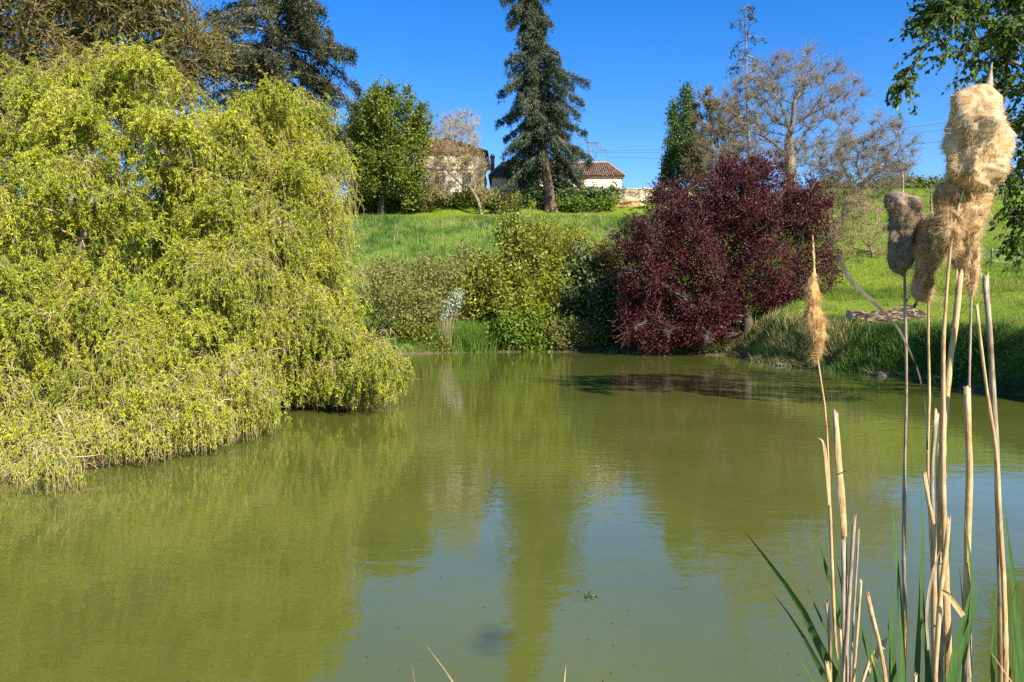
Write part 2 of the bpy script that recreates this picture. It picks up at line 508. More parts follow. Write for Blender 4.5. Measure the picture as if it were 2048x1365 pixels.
def colonize(rng, att, start, step, infl, kill, iters=140, trop=(0, 0, .08), wig=.12):
    """Grow a branch skeleton from the start chain towards the attractor points."""
    nodes = [Vector(p) for p in start]
    par = [-1] + list(range(len(start) - 1))
    att = [Vector(a) for a in att]
    trop = Vector(trop)
    for it in range(iters):
        kd = kdtree.KDTree(len(nodes))
        for i, p in enumerate(nodes): kd.insert(p, i)
        kd.balance()
        pull = {}
        keep = []
        for a in att:
            co, i, dist = kd.find(a)
            if dist < kill: continue
            keep.append(a)
            if dist < infl:
                v = (a - co).normalized()
                if i in pull: pull[i] += v
                else: pull[i] = v
        if not pull or len(keep) == 0: break
        new = 0
        for i, v in pull.items():
            if v.length < 1e-4: continue
            j = Vector(rng.normal(size=3)) * wig
            p = nodes[i] + (v.normalized() + trop + j).normalized() * step
            co, q, dist = kd.find(p)
            if dist < step * .35: continue
            nodes.append(p); par.append(i); new += 1
        att = keep
        if new == 0: break
    return np.array([list(p) for p in nodes]), np.array(par)

def radii_of(nodes, par, r_tip, r_base, p=2.3):
    n = len(nodes)
    acc = np.zeros(n); kids = np.zeros(n, int)
    for i in range(1, n): kids[par[i]] += 1
    for i in range(n - 1, -1, -1):
        if kids[i] == 0: acc[i] = max(acc[i], 1.0)
        if par[i] >= 0: acc[par[i]] += acc[i]
    r = acc ** (1 / p)
    r = r_tip * r
    if r[0] > 0:
        e = math.log(r_base / r_tip) / max(math.log(r[0] / r_tip), .1)
        r = r_tip * (r / r_tip) ** e
    return r, kids

def chains_of(nodes, par, r):
    n = len(nodes)
    ch = [[] for _ in range(n)]
    for i in range(1, n): ch[par[i]].append(i)
    out = []
    stack = [(0, None)]
    while stack:
        i, p = stack.pop()
        c = [p] if p is not None else []
        c.append(i)
        while ch[i]:
            k = sorted(ch[i], key=lambda q: -r[q])
            for q in k[1:]: stack.append((q, i))
            i = k[0]; c.append(i)
        if len(c) > 1:
            rr = r[c].copy()
            if p is not None: rr[0] = rr[1]
            out.append((nodes[c], rr))
    return out

def soft(ch):
    """Chains with rounded bends."""
    return [(chain_line(c[0], 2 * len(c[0])), np.interp(np.linspace(0, 1, 2 * len(c[0])), np.linspace(0, 1, len(c[0])), c[1])) for c in ch]

def chain_line(pts, n):
    """Resample a control polyline to n points with smooth bends."""
    pts = np.asarray(pts, float)
    s = np.concatenate([[0], np.cumsum(np.linalg.norm(np.diff(pts, axis=0), axis=1))])
    u = np.linspace(0, s[-1], n)
    k = np.clip(np.searchsorted(s, u, side='right') - 1, 0, len(pts) - 2)
    h = (u - s[k]) / np.maximum(s[k + 1] - s[k], 1e-9)
    a = np.maximum(k - 1, 0); e = np.minimum(k + 2, len(pts) - 1)
    p1 = pts[k]; p2 = pts[k + 1]
    seg = (s[k + 1] - s[k])[:, None]
    m1 = (p2 - pts[a]) / np.maximum(s[k + 1] - s[a], 1e-9)[:, None] * seg
    m2 = (pts[e] - p1) / np.maximum(s[e] - s[k], 1e-9)[:, None] * seg
    h = h[:, None]
    return (2 * h ** 3 - 3 * h ** 2 + 1) * p1 + (h ** 3 - 2 * h ** 2 + h) * m1 + (3 * h ** 2 - 2 * h ** 3) * p2 + (h ** 3 - h ** 2) * m2

def strands(rng, S, D, L, n=8, grav=0.0, curl=.25, drag=.6):
    """Curved twigs: start S (k,3), direction D, length L (k,), bending by gravity and a smooth random curl."""
    k = len(S)
    L = np.broadcast_to(L, (k,))
    st = L / (n - 1)
    pts = np.empty((k, n, 3)); pts[:, 0] = S
    d = unit(D).copy()
    c1 = rng.normal(size=(k, 3)); ph = rng.uniform(0, 6.28, k); fr = rng.uniform(.8, 1.6, k)
    c2 = rng.normal(size=(k, 3))
    for i in range(1, n):
        a = (ph + fr * i)[:, None]
        d = unit(d + curl * (c1 * np.sin(a) + c2 * np.cos(a)) * .5 - np.array([0, 0, 1.0]) * grav)
        pts[:, i] = pts[:, i - 1] + d * st[:, None]
    return pts

def along(rng, pts, per, t0=.1, t1=1.0, tuft=0):
    """per random spots on each strand -> points, tangents, strand index, position."""
    k, n, _ = pts.shape
    idx = np.repeat(np.arange(k), per)
    if tuft:
        cen = rng.uniform(t0, t1, (k, tuft))
        t = np.clip(cen[idx, rng.integers(0, tuft, len(idx))] + rng.normal(size=len(idx)) * .035, t0, .999) * (n - 1)
    else:
        t = rng.uniform(t0, t1, len(idx)) * (n - 1)
    i = np.minimum(t.astype(int), n - 2); h = (t - i)[:, None]
    a = pts[idx, i]; b = pts[idx, i + 1]
    return a * (1 - h) + b * h, unit(b - a), idx, t / (n - 1)

def clump_leaves(rng, C, out, per, cr, L, Wd, up=.3, outw=.7, droop=0.0):
    """Leaves scattered round clump centres C with outward directions out."""
    idx = np.repeat(np.arange(len(C)), per)
    off = rng.normal(size=(len(idx), 3)) * cr * .5
    pos = C[idx] + off
    nr = unit(rand_unit(rng, len(idx)) + outw * out[idx] + np.array([0, 0, up]))
    ax = unit(rand_unit(rng, len(idx)) + np.array([0, 0, -droop]))
    l = L * rng.uniform(.6, 1.35, len(idx))
    v, f = leaf_quads(rng, pos, ax, l, l * (Wd / L), nr)
    ct = rng.uniform(-.22, .22, len(C))[idx]
    tint = np.clip(rng.normal(.5, .17, len(idx)) + ct, 0, 1)
    return v, f, tint

def crown_mesh(name, mat, root, v, f, tint):
    return mesh_np(name, v, f, mat, root, tint=tint)

def make_tree(name, label, cat, base, lobes, mat_bark, mat_leaf, rng, n_att=400, step=.5, r_tip=.012, r_base=.2, trunk_pts=None, twigs=0, twig_len=.8, twig_r=.007,
              twig_mat=None, per_clump=0, cr=.5, L=.12, Wd=.05, extra_clumps=0, shell=2.0, up_twig=.5, grav=0.0, group=None, infl=None, kill=None, leaf_on_twig=0, wig=.12, trop=(0, 0, .08),
              crown_name='crown', tint_shift=0.0, outw=.7, curl=.35, branch_split=.35, leaf_sides=5, sub=0):
    root = thing(name, label, cat, base, group)
    if sub: lobes = sublobes(rng, lobes, sub)
    att, u, _ = lobe_points(rng, lobes, n_att, shell)
    if trunk_pts is None:
        top = np.mean([l[0] for l in lobes], axis=0)
        trunk_pts = [base, base + (top - base) * .35 + rng.normal(size=3) * .1]
    tp = chain_line([np.asarray(q, float) for q in trunk_pts], max(4, int(np.sum(np.linalg.norm(np.diff(np.asarray(trunk_pts, float), axis=0), axis=1)) / step) + 2))
    nodes, par = colonize(rng, att, tp, step, infl or step * 14, kill or step * 1.6, trop=trop, wig=wig)
    r, kids = radii_of(nodes, par, r_tip, r_base)
    ch = chains_of(nodes, par, r)
    # the trunk flares at its foot
    big = [c for c in ch if c[1].max() > r_base * branch_split] or ch[:1]
    small = [c for c in ch if not c[1].max() > r_base * branch_split] if len(big) != len(ch) else ch[1:]
    big = [(c[0], c[1] * (1 + .55 * np.exp(-np.arange(len(c[0])) * 1.1)) if np.allclose(c[0][0], nodes[0]) else c[1]) for c in big]
    v, f = tubes(soft(big), 9)
    mesh_np("trunk", v, f, mat_bark, root, smooth=True)
    parts = []
    if small: parts.append(tubes(soft(small), 4))
    thin = np.where(r < r_base * .35)[0]
    ends = np.where(kids == 0)[0]
    tw = None
    if twigs:
        pool = np.concatenate([ends, ends, thin]) if len(thin) else ends
        k = rng.choice(pool, twigs)
        din = unit(nodes[k] - nodes[np.maximum(par[k], 0)] + 1e-6)
        D = unit(din + rand_unit(rng, twigs) * .8 + np.array([0, 0, up_twig]))
        tw = strands(rng, nodes[k], D, twig_len * rng.uniform(.4, 1.3, twigs), 6, grav, curl)
        R = np.linspace(1, .45, 6)[None] * twig_r * rng.uniform(.8, 1.3, (twigs, 1))
        parts.append(tubes_batch(tw, R, 3))
    if parts:
        v, f = join(parts)
        mesh_np("branches", v, f, twig_mat or mat_bark, root)
    vs, fs, ts, n = [], [], [], 0
    def put(v, f, t):
        nonlocal n
        vs.append(v); fs.append(f + n); ts.append(np.clip(t + tint_shift, 0, 1)); n += len(v)
    if per_clump:
        C = nodes[ends]
        ctr = np.mean([l[0] for l in lobes], axis=0)
        o = unit(C - ctr)
        if extra_clumps:
            C2, u2, k2 = lobe_points(rng, lobes, extra_clumps, shell)
            C = np.concatenate([C, C2]); o = np.concatenate([o, u2])
        put(*clump_leaves(rng, C, o, per_clump, cr, L, Wd, outw=outw))
    if leaf_on_twig and tw is not None:
        c, tg, idx, tt = along(rng, tw, leaf_on_twig, .2, 1)
        ax = unit(tg + rand_unit(rng, len(c)) * .9)
        l = L * rng.uniform(.6, 1.3, len(c))
        v, f = leaf_quads(rng, c + ax * l[:, None] * .4, ax, l, l * Wd / L)
        put(v, f, np.clip(rng.normal(.5, .2, len(c)) + rng.uniform(-.15, .15, len(tw))[idx], 0, 1))
    if vs:
        crown_mesh(crown_name, mat_leaf, root, np.concatenate(vs), np.concatenate(fs), np.concatenate(ts))
    return root

def ground_at(px, d, x=None):
    x = P(px, 600, d)[0] if x is None else x
    return np.array([x, d, float(hgt(np.array([x]), np.array([d]))[0])])

# ---------------------------------------------------------------- corkscrew willows
def in_poly(px, py, poly):
    poly = np.asarray(poly, float); ins = np.zeros(px.shape, bool)
    for i in range(len(poly)):
        ax, ay = poly[i]; bx, by = poly[(i + 1) % len(poly)]
        ins ^= ((ay > py) != (by > py)) & (px < (bx - ax) * (py - ay) / (by - ay + 1e-12) + ax)
    return ins

def willow(label, base, layers, rng, limbs_n, leaf_shift=0.0):
    """layers: [(outline in picture units, depth function, puff count, puff radius range m, strands per puff, leaves per strand)]"""
    root = thing("corkscrew_willow", label, "willow tree", base)
    S, D, L, CC, NL = [], [], [], [], []
    centres = []
    bare = []
    GR = []
    for poly, dfun, n, (r0, r1), ns, nl, gv, ls, sep in layers:
        poly = np.array(poly, float)
        lo, hi = poly.min(0), poly.max(0)
        pts = []
        tries = 0
        while len(pts) < n and tries < 60:
            tries += 1
            q = rng.uniform(lo, hi, (n * 4, 2))
            q = q[in_poly(q[:, 0], q[:, 1], poly)]
            for p in q:
                if len(pts) >= n: break
                if all((p[0] - o[0]) ** 2 + (p[1] - o[1]) ** 2 > (sep if tries < 30 else sep * .5) ** 2 for o in pts): pts.append(p)
        for p in pts:
            d = dfun(p[0], p[1]) + rng.normal() * .8
            c = P(p[0], p[1], d)
            pr = rng.uniform(r0, r1)
            centres.append(c)
            k = max(4, int(ns * (pr / r1) ** 2))
            u = rand_unit(rng, k); u[:, 2] = np.abs(u[:, 2] + .35) * 1.0 - .35
            s = c + u * np.array([1, 1, .75]) * pr * rng.uniform(.1, .8, (k, 1))
            dd = unit(u * np.array([1, 1, .7]) + np.array([0, 0, .25]) + rng.normal(size=(k, 3)) * .35)
            ll = pr * rng.uniform(.55, 1.25, k) * ls
            hang = float(rng.uniform() > .5); ll = ll * (1 + .4 * hang); ll = np.minimum(ll, np.maximum((s[:, 2] - .06) * 1.12, .18))
            S.append(s); D.append(dd); L.append(ll); NL.append(np.full(k, nl)); CC.append(np.full(k, rng.uniform(-.26, .22))); GR.append(np.full(k, gv * (1.0 + 1.5 * hang) + .22 * float(np.clip((p[1] - 480) / 320, 0, 1))))
            kb = max(3, k // 7)
            bare.append((c + rand_unit(rng, kb) * pr * .45, rand_unit(rng, kb), pr * rng.uniform(.7, 1.5, kb)))
    S = np.concatenate(S); D = np.concatenate(D); L = np.concatenate(L); NL = np.concatenate(NL); CC = np.concatenate(CC); GR = np.concatenate(GR)[:, None]
    pts = strands(rng, S, D, L, 11, grav=GR, curl=.85)
    pts[:, :, 2] = np.maximum(pts[:, :, 2], .02)
    # limbs
    centres = np.array(centres)
    top = centres[:, 2].max()
    b = np.asarray(base, float)
    trunk = chain_line([b + [0, 0, -.25], b + [.1, 0, .9], b + [-.1, .25, 2.0], b + [.15, .2, 3.0]], 8)
    att = centres[rng.permutation(len(centres))][:limbs_n]
    nodes, par = colonize(rng, att, trunk, .38, 9, .6, wig=.22, trop=(0, 0, .12))
    r, kids = radii_of(nodes, par, .010, .22)
    ch = chains_of(nodes, par, r)
    big = [c for c in ch if c[1].max() > .055]; small = [c for c in ch if c[1].max() <= .055]
    v, f = tubes(soft(big or ch[:1]), 8)
    mesh_np("trunk", v, f, MAT['bark_grey'], root, smooth=True)
    bs = np.concatenate([q[0] for q in bare]); bd = np.concatenate([q[1] for q in bare]); bl = np.concatenate([q[2] for q in bare])
    bl = np.minimum(bl, np.maximum(bs[:, 2], .2))
    bp = strands(rng, bs, bd, bl, 10, grav=.25, curl=.9)
    bp[:, :, 2] = np.maximum(bp[:, :, 2], .0)
    parts = [tubes_batch(pts, np.linspace(.0045, .002, 11)[None] * np.ones((len(pts), 1)), 3),
             tubes_batch(bp, np.linspace(.008, .003, 10)[None] * rng.uniform(.8, 1.5, (len(bp), 1)), 3)]
    if small: parts.append(tubes(soft(small), 5))
    v, f = join(parts)
    mesh_np("twigs", v, f, MAT['twig_tan'], root)
    c, tg, idx, tt = along(rng, pts, int(NL.max()), .06, 1.0, 6)
    keep = rng.uniform(0, 1, len(c)) < (NL[idx] / NL.max()) * np.clip((c[:, 2] - .10) / .42, .0, 1.0)
    c, tg, idx = c[keep], tg[keep], idx[keep]
    ax = unit(tg * .7 + rand_unit(rng, len(c)) * .9 + np.array([0, 0, -.25]))
    dist = np.linalg.norm(c - CAM, axis=1)
    l = .048 * rng.uniform(.65, 1.4, len(c)) * np.clip(dist / 12, .9, 1.35)
    v, f = leaf_quads(rng, c + ax * l[:, None] * .45 + rng.normal(size=c.shape) * .012, ax, l, l * .28, unit(rand_unit(rng, len(c)) + np.array([0, 0, .55])))
    tint = np.clip(rng.normal(.52, .17, len(c)) + CC[idx] + leaf_shift, 0, 1)
    mesh_np("crown", v, f, MAT['willow_leaf'], root, tint=tint)
    return root

def depthA(px, py):
    bot = np.interp(px, [-80, 0, 300, 560, 640], [9.0, 8.9, 9.5, 11.6, 12.6])
    yb = np.interp(px, [-80, 0, 300, 560, 640], [985, 975, 955, 885, 860])
    return bot + .5 + np.clip(yb - py, 0, 900) / 600 * 4.5

def depthB(px, py):
    bot = np.interp(px, [540, 620, 800], [13.6, 14.9, 15.8])
    yb = np.interp(px, [540, 620, 800], [850, 835, 815])
    return bot + .8 + np.clip(yb - py, 0, 900) / 600 * 3.4

polyA = [(-90, 300), (20, 240), (90, 160), (190, 120), (270, 110), (330, 200), (420, 260), (450, 340), (495, 480), (530, 620), (530, 720), (522, 838), (460, 868), (330, 905), (200, 930), (60, 940), (-90, 950)]
polyA2 = [(-90, 250), (60, 170), (230, 85), (320, 150), (420, 220), (500, 330), (560, 500), (540, 800), (300, 850), (-90, 860)]
polyB = [(440, 260), (500, 205), (560, 170), (612, 195), (632, 250), (655, 310), (645, 420), (655, 500), (690, 600), (695, 675), (745, 705), (758, 735), (745, 768), (700, 790), (640, 765), (600, 700), (560, 560), (460, 430)]
polyB2 = [(420, 270), (520, 210), (590, 205), (625, 250), (650, 320), (655, 420), (660, 520), (680, 640), (640, 740), (570, 760), (500, 600), (420, 430)]
skirtA = [(-90, 850), (100, 840), (300, 790), (450, 730), (525, 700), (525, 815), (460, 855), (330, 895), (200, 925), (60, 940), (-90, 950)]
skirtB = [(560, 640), (700, 650), (775, 695), (785, 735), (765, 770), (700, 795), (640, 795), (590, 790)]
r_ = np.random.default_rng(11)
willow("big yellow green corkscrew willow drooping into the pond at the picture's left edge", np.array([-8.6, 14.6, .5]),
       [(polyA, depthA, 88, (.26, .64), 160, 60, .17, 1.3, 66), (skirtA, depthA, 42, (.36, .60), 100, 56, .42, 1.6, 26), (polyA2, lambda x, y: depthA(x, y) + 2.0, 72, (.5, .8), 90, 36, .2, 1.3, 66), (polyA2, lambda x, y: depthA(x, y) + 3.2, 45, (.7, 1.0), 60, 24, .25, 1.3, 60)], r_, 110)
willow("taller yellow green corkscrew willow with its trailing skirt in front of the grey green bush", np.array([-7.9, 19.5, .6]),
       [(polyB, depthB, 60, (.34, .76), 160, 58, .17, 1.3, 44), (skirtB, depthB, 30, (.40, .62), 96, 56, .42, 1.6, 20), (polyB2, lambda x, y: depthB(x, y) + 1.8, 54, (.6, .95), 66, 28, .22, 1.3, 46), (polyB2, lambda x, y: depthB(x, y) + 3.0, 36, (.8, 1.1), 56, 22, .25, 1.3, 46)], r_, 80, .05)

# dry reeds under the willow's edge
def reeds(name, label, base, n, spread, h, mat, rng, w=.012, lean=.35, group=None, cat="reeds", droop=.3, t0=.5, z0=None):
    b = np.asarray(base, float)
    B = np.stack([b[0] + rng.normal(size=n) * spread[0], b[1] + rng.normal(size=n) * spread[1], np.zeros(n)], 1)
    B[:, 2] = np.maximum(hgt(B[:, 0], B[:, 1]), -.05) - .03 if z0 is None else z0
    H = h * rng.uniform(.45, 1.15, n)
    a = rng.uniform(0, 2 * math.pi, n)
    out = (B[:, :2] - b[:2]) / (np.array(spread) * 1.5)
    ln = (out * .6 + np.stack([np.cos(a), np.sin(a)], 1) * .6) * (lean * H)[:, None]
    v, f = blade_strips(rng, B, H, ln, np.full(n, w), droop)
    tint = np.repeat(np.clip(rng.normal(t0, .2, n), 0, 1), 3)
    o = mesh_np(name, v, f, mat, None, tint=tint, loc=b)
    return tag(o, label, cat, group)
q = P(612, 800, 17.2)
reeds("dry_reeds", "straw coloured dry reeds half hidden behind the willow's hanging skirt", (q[0], q[1], .0), 420, (.55, .4), 1.25, MAT['dry_reed'], r_, .014, .4, t0=.6, z0=-.02)

# ---------------------------------------------------------------- brown budding tree top left
r_ = np.random.default_rng(21)
b = ground_at(60, 24)
make_tree("budding_tree", "brown twiggy tree just coming into bud above the left willow", "tree", b,
          px_lobes([(40, 60, 170, 120, 23, 2.2), (240, 40, 150, 90, 23.5, 2.0), (-60, 200, 150, 140, 23, 2.2), (130, -80, 220, 90, 24, 2.4), (330, 60, 80, 70, 24, 1.5), (120, 190, 170, 90, 23, 2.0), (330, 160, 70, 60, 23.5, 1.2), (200, 120, 160, 120, 25.5, 1.5), (0, 120, 160, 140, 25.5, 1.5), (400, 120, 50, 60, 24, 1.2)]),
          MAT['bark_dark'], MAT['olive_leaf'], r_, 620, .42, .011, .24, trunk_pts=[b + [0, 0, -.2], b + [.2, .1, 2.5], P(60, 250, 24)], twigs=12000, twig_len=1.1, twig_r=.009,
          twig_mat=MAT['twig_brown'], leaf_on_twig=20, L=.10, Wd=.042, up_twig=.0, grav=.08, curl=.7, tint_shift=.16)
# ---------------------------------------------------------------- conifers
def conifer(name, label, cat, trunk_px, d, prof, rng, mat, bark, n_br, leaf=.26, r_base=.8, start=.12, droop=.5, density=26, twig_vis=1.0, clump=.38, base=None, skip=None, depth_f=.9, br=1.0, br_mat=None, per=8):
    """trunk_px: picture points of the stem from the foot upwards; prof(py) -> (left reach, right reach) in picture units."""
    tp = np.array([P(x, y, d) for x, y in trunk_px])
    b = tp[0].copy() if base is None else base
    root = thing(name, label, cat, b)
    line = chain_line(tp, 40)
    z0, z1 = line[0, 2], line[-1, 2]
    rr = r_base * np.clip(1 - (np.arange(40) / 39.0) ** .9, .04, 1) * (1 + .5 * np.exp(-np.arange(40) * .55))
    v, f = tubes([(line, rr)], 12)
    mesh_np("trunk", v, f, bark, root, smooth=True)
    py_line = np.interp(np.linspace(0, 1, 40), np.linspace(0, 1, len(trunk_px)), [q[1] for q in trunk_px])
    brs, R, S_, D_, CL = [], [], [], [], []
    for k in range(n_br):
        t = start + (1 - start) * ((k + rng.uniform(0, 1)) / n_br) ** 1.0
        i = min(int(t * 39), 38); h = t * 39 - i
        p0 = line[i] * (1 - h) + line[i + 1] * h
        py = 682.5 - 0  # recompute from the world height
        py = 630 - (p0[2] - 2) * F / d
        le, ri = prof(py)
        az = rng.uniform(0, 2 * math.pi)
        ca, sa = math.cos(az), math.sin(az)
        reach = M((ri if ca > 0 else le) * abs(ca) + (le + ri) * .5 * abs(sa), d) * rng.uniform(.3, 1.08) * (1 if abs(ca) > .5 else depth_f)
        if skip is not None and skip(t, az, rng): continue
        reach = max(reach, .35)
        n = 9
        s = np.linspace(0, 1, n)
        dz = -droop * rng.uniform(.5, 1.5) * reach * (s ** 1.3) + rng.uniform(.1, .5) * reach * np.maximum(s - .55, 0) ** 1.3 + .10 * reach * np.sin(s * 3)
        bp = np.stack([p0[0] + ca * reach * s, p0[1] + sa * reach * s, p0[2] + dz], 1)
        bp += np.cumsum(rng.normal(size=(n, 3)) * reach * .018, axis=0) * (s > 0)[:, None]
        brs.append((bp, np.linspace(1, .25, n) * np.clip(.035 * reach, .03, .16) * br))
        m = int(density * (.4 + reach))
        q = rng.uniform(.22, 1.04, m) ** .8
        ii = np.minimum((q * (n - 1)).astype(int), n - 2); hh = np.clip(q * (n - 1) - ii, 0, 1)[:, None]
        c = bp[ii] * (1 - hh) + bp[ii + 1] * hh
        wd = clump * (.5 + .9 * (1 - q))[:, None]
        side = np.array([-sa, ca, 0])
        c = c + side * rng.normal(size=(m, 1)) * wd * .8 + np.array([0, 0, -1]) * np.abs(rng.normal(size=(m, 1))) * clump * 1.1 + np.array([0, 0, .05])
        S_.append(c); D_.append(np.broadcast_to(np.array([ca * .55, sa * .55, -.55]), (m, 3))); CL.append(np.full(m, rng.uniform(-.2, .2)))
    v, f = tubes(brs, 5)
    mesh_np("branches", v, f, br_mat or MAT['twig_grey'], root)
    C = np.concatenate(S_); D = np.concatenate(D_); CL = np.concatenate(CL)
    k = per
    idx = np.repeat(np.arange(len(C)), k)
    pos = C[idx] + rng.normal(size=(len(idx), 3)) * clump * .30
    ax = unit(D[idx] + rng.normal(size=(len(idx), 3)) * .5)
    l = leaf * rng.uniform(.5, 1.25, len(idx))
    nr = unit(rand_unit(rng, len(idx)) + np.array([0, 0, .5]))
    v, f = leaf_quads(rng, pos, ax, l, l * .30, nr)
    tint = np.clip(rng.normal(.45, .17, len(idx)) + CL[idx] + rng.normal(size=len(C))[idx] * .08, 0, 1)
    mesh_np("crown", v, f, mat, root, tint=tint)
    return root

r_ = np.random.default_rng(31)
def skip_seq(t, az, rng): return t < .30 and math.sin(az) < -.25 and rng.uniform() < .7
def prof_seq(py):
    le = np.interp(py, [-120, -60, 0, 30, 60, 100, 150, 200, 250, 300, 335, 360, 390], [6, 28, 50, 40, 38, 46, 62, 66, 64, 66, 78, 66, 44])
    ri = np.interp(py, [-120, -60, 0, 50, 95, 150, 200, 250, 300, 340, 370, 395], [6, 26, 46, 34, 44, 84, 76, 74, 82, 72, 60, 46])
    return le, ri
sq = [(1102, 426), (1097, 380), (1088, 300), (1081, 200), (1072, 110), (1060, 40), (1050, -20), (1043, -75), (1038, -120)]
sb = P(1102, 426, 84.0)
conifer("sequoia", "tall dark conifer with a reddish trunk standing alone before the tiled barn", "conifer", sq, 84.0, prof_seq, r_, MAT['conifer'], MAT['bark_red'], 300, leaf=.26, r_base=.60, start=.13, droop=.6, density=21, per=13, br_mat=MAT['bark_grey'], clump=.42, skip=skip_seq, br=.8)

r_ = np.random.default_rng(32)
def prof_ced(py):
    le = np.interp(py, [-160, -80, 0, 60, 120, 200, 260], [20, 70, 120, 150, 150, 130, 110])
    ri = np.interp(py, [-160, -80, -10, 40, 80, 150, 200, 240], [10, 40, 62, 84, 104, 132, 138, 120])
    return le, ri
cb = ground_at(572, 62)
conifer("cedar", "dark ragged cedar rising out of frame behind the taller willow", "conifer", [(578, 470), (572, 350), (566, 220), (560, 110), (550, 0), (542, -90), (536, -170)], 62.0, prof_ced, r_, MAT['conifer_b'], MAT['bark_grey'], 150,
        leaf=.27, r_base=.62, start=.25, droop=.36, density=24, per=11, clump=.5, br=.7, br_mat=MAT['bark_grey'], base=P(578, 470, 62.0))

r_ = np.random.default_rng(33)
def prof_dead(py):
    le = np.interp(py, [0, 60, 100, 150, 200, 260], [16, 24, 34, 38, 34, 28])
    ri = np.interp(py, [0, 60, 90, 130, 180, 260], [16, 24, 40, 46, 44, 28])
    return le, ri
def skip_dead(t, az, rng): return rng.uniform() < .12
db = ground_at(1500, 74)
conifer("dying_conifer", "half dead conifer with a bare pale top poking above the spreading bare tree", "conifer", [(1502, 470), (1498, 300), (1494, 180), (1493, 90), (1492, 30), (1497, 5)], 74.0, prof_dead, r_, MAT['conifer_b'], MAT['twig_grey'], 50,
        leaf=.26, r_base=.26, start=.45, droop=.35, density=6, clump=.34, skip=skip_dead, br_mat=MAT['twig_brown'], base=P(1502, 470, 74.0))

# ---------------------------------------------------------------- trees on the terrace
r_ = np.random.default_rng(41)
b = ground_at(762, 80)
make_tree("round_tree", "dense round green tree standing left of the two storey house", "tree", b,
          px_lobes([(775, 250, 80, 66, 80, 4.2), (720, 320, 52, 70, 80, 3.6), (815, 330, 48, 70, 79.5, 3.4), (765, 345, 70, 55, 79, 4), (740, 240, 40, 40, 80, 2.4), (835, 255, 26, 34, 80, 1.8), (700, 290, 24, 40, 80, 1.5), (770, 200, 36, 22, 80, 2)]),
          MAT['bark_dark'], MAT['round_leaf'], r_, 330, .7, .02, .30, trunk_pts=[b + [0, 0, -.2], b + [.1, 0, 1.6], P(764, 345, 80)], per_clump=34, cr=.75, L=.27, Wd=.15, extra_clumps=1150, shell=1.5, sub=10, twigs=1500, twig_len=1.1, twig_r=.014, leaf_on_twig=10, tint_shift=.06)
b = ground_at(846, 83)
make_tree("young_tree", "slender tree with pale yellow green new leaves between round tree and house", "tree", b,
          px_lobes([(846, 248, 22, 26, 83, 1.4), (836, 290, 18, 30, 83, 1.3), (858, 275, 12, 20, 83, .9)]),
          MAT['bark_grey'], MAT['shrub_yellow'], r_, 70, .5, .018, .10, per_clump=16, cr=.5, L=.18, Wd=.09, extra_clumps=50, twigs=60, twig_len=.8, twig_r=.012, tint_shift=-.1)
b = ground_at(965, 81.5)
make_tree("leaning_bare_tree", "leaning bare grey tree in front of the cream house wall", "tree", b,
          px_lobes([(905, 290, 60, 50, 82.5, 2.6), (880, 350, 60, 45, 82, 2.4), (940, 340, 40, 50, 82, 2), (920, 250, 40, 30, 83, 1.8), (985, 395, 30, 12, 82, 1.2), (860, 395, 40, 14, 82, 1.5)]),
          MAT['twig_brown'], MAT['shrub_sage'], r_, 520, .40, .018, .19, trunk_pts=[b + [0, 0, -.2], P(955, 400, 81.8), P(940, 375, 82)], twigs=5200, twig_len=1.1, twig_r=.015, twig_mat=MAT['twig_tan'], up_twig=.4, wig=.3, curl=.8)

r_ = np.random.default_rng(42)
b = ground_at(1352, 90)
make_tree("poplar", "narrow green poplar with two tips behind the stone garden wall", "tree", b,
          px_lobes([(1376, 205, 13, 42, 90, .9), (1372, 270, 22, 60, 90, 1.4), (1345, 260, 15, 50, 90, 1.1), (1350, 330, 24, 60, 90, 1.6), (1336, 350, 14, 44, 90, 1.1), (1385, 330, 24, 60, 90, 1.6), (1350, 215, 9, 20, 90, .7), (1328, 380, 10, 28, 90, .9)]),
          MAT['bark_grey'], MAT['poplar_leaf'], r_, 220, .6, .018, .2, per_clump=28, cr=.65, L=.26, Wd=.15, extra_clumps=700, sub=4, twigs=420, twig_len=.9, twig_r=.012, up_twig=1.2, trop=(0, 0, .4))
r_ = np.random.default_rng(43)
b = ground_at(1440, 84)
make_tree("catkin_tree", "dense brown catkin tree pressed against the green poplar", "tree", b,
          px_lobes([(1405, 250, 24, 70, 84, 1.6), (1430, 320, 50, 70, 84, 2.5), (1450, 260, 40, 60, 84, 2.2), (1400, 330, 30, 60, 84, 1.8)]),
          MAT['bark_grey'], MAT['bud_leaf'], r_, 320, .55, .02, .24, twigs=4200, twig_len=1.1, twig_r=.016, twig_mat=MAT['twig_brown'], leaf_on_twig=10, L=.19, Wd=.08, up_twig=.4, tint_shift=.12)
r_ = np.random.default_rng(44)
b = ground_at(1590, 66)
make_tree("bare_oak", "large spreading bare oak rising behind the purple tree", "tree", b,
          px_lobes([(1590, 190, 110, 70, 66, 4.5), (1500, 230, 70, 80, 66, 4.0), (1660, 200, 60, 60, 66, 3.4), (1470, 300, 70, 60, 66, 3.6), (1560, 290, 90, 60, 65, 3.6), (1650, 300, 60, 50, 66, 3.2), (1620, 140, 60, 36, 66, 2.4), (1540, 150, 60, 36, 66, 2.8), (1705, 160, 18, 26, 66, 1.2)]),
          MAT['bark_grey'], MAT['bud_leaf'], r_, 900, .6, .018, .55, trunk_pts=[b + [0, 0, -.3], P(1583, 400, 66), P(1580, 330, 66), P(1578, 290, 66)], twigs=9500, twig_len=1.15, twig_r=.0115, twig_mat=MAT['twig_brown'], leaf_on_twig=1, L=.14, Wd=.055, up_twig=.3, wig=.25, curl=.6, branch_split=.16)
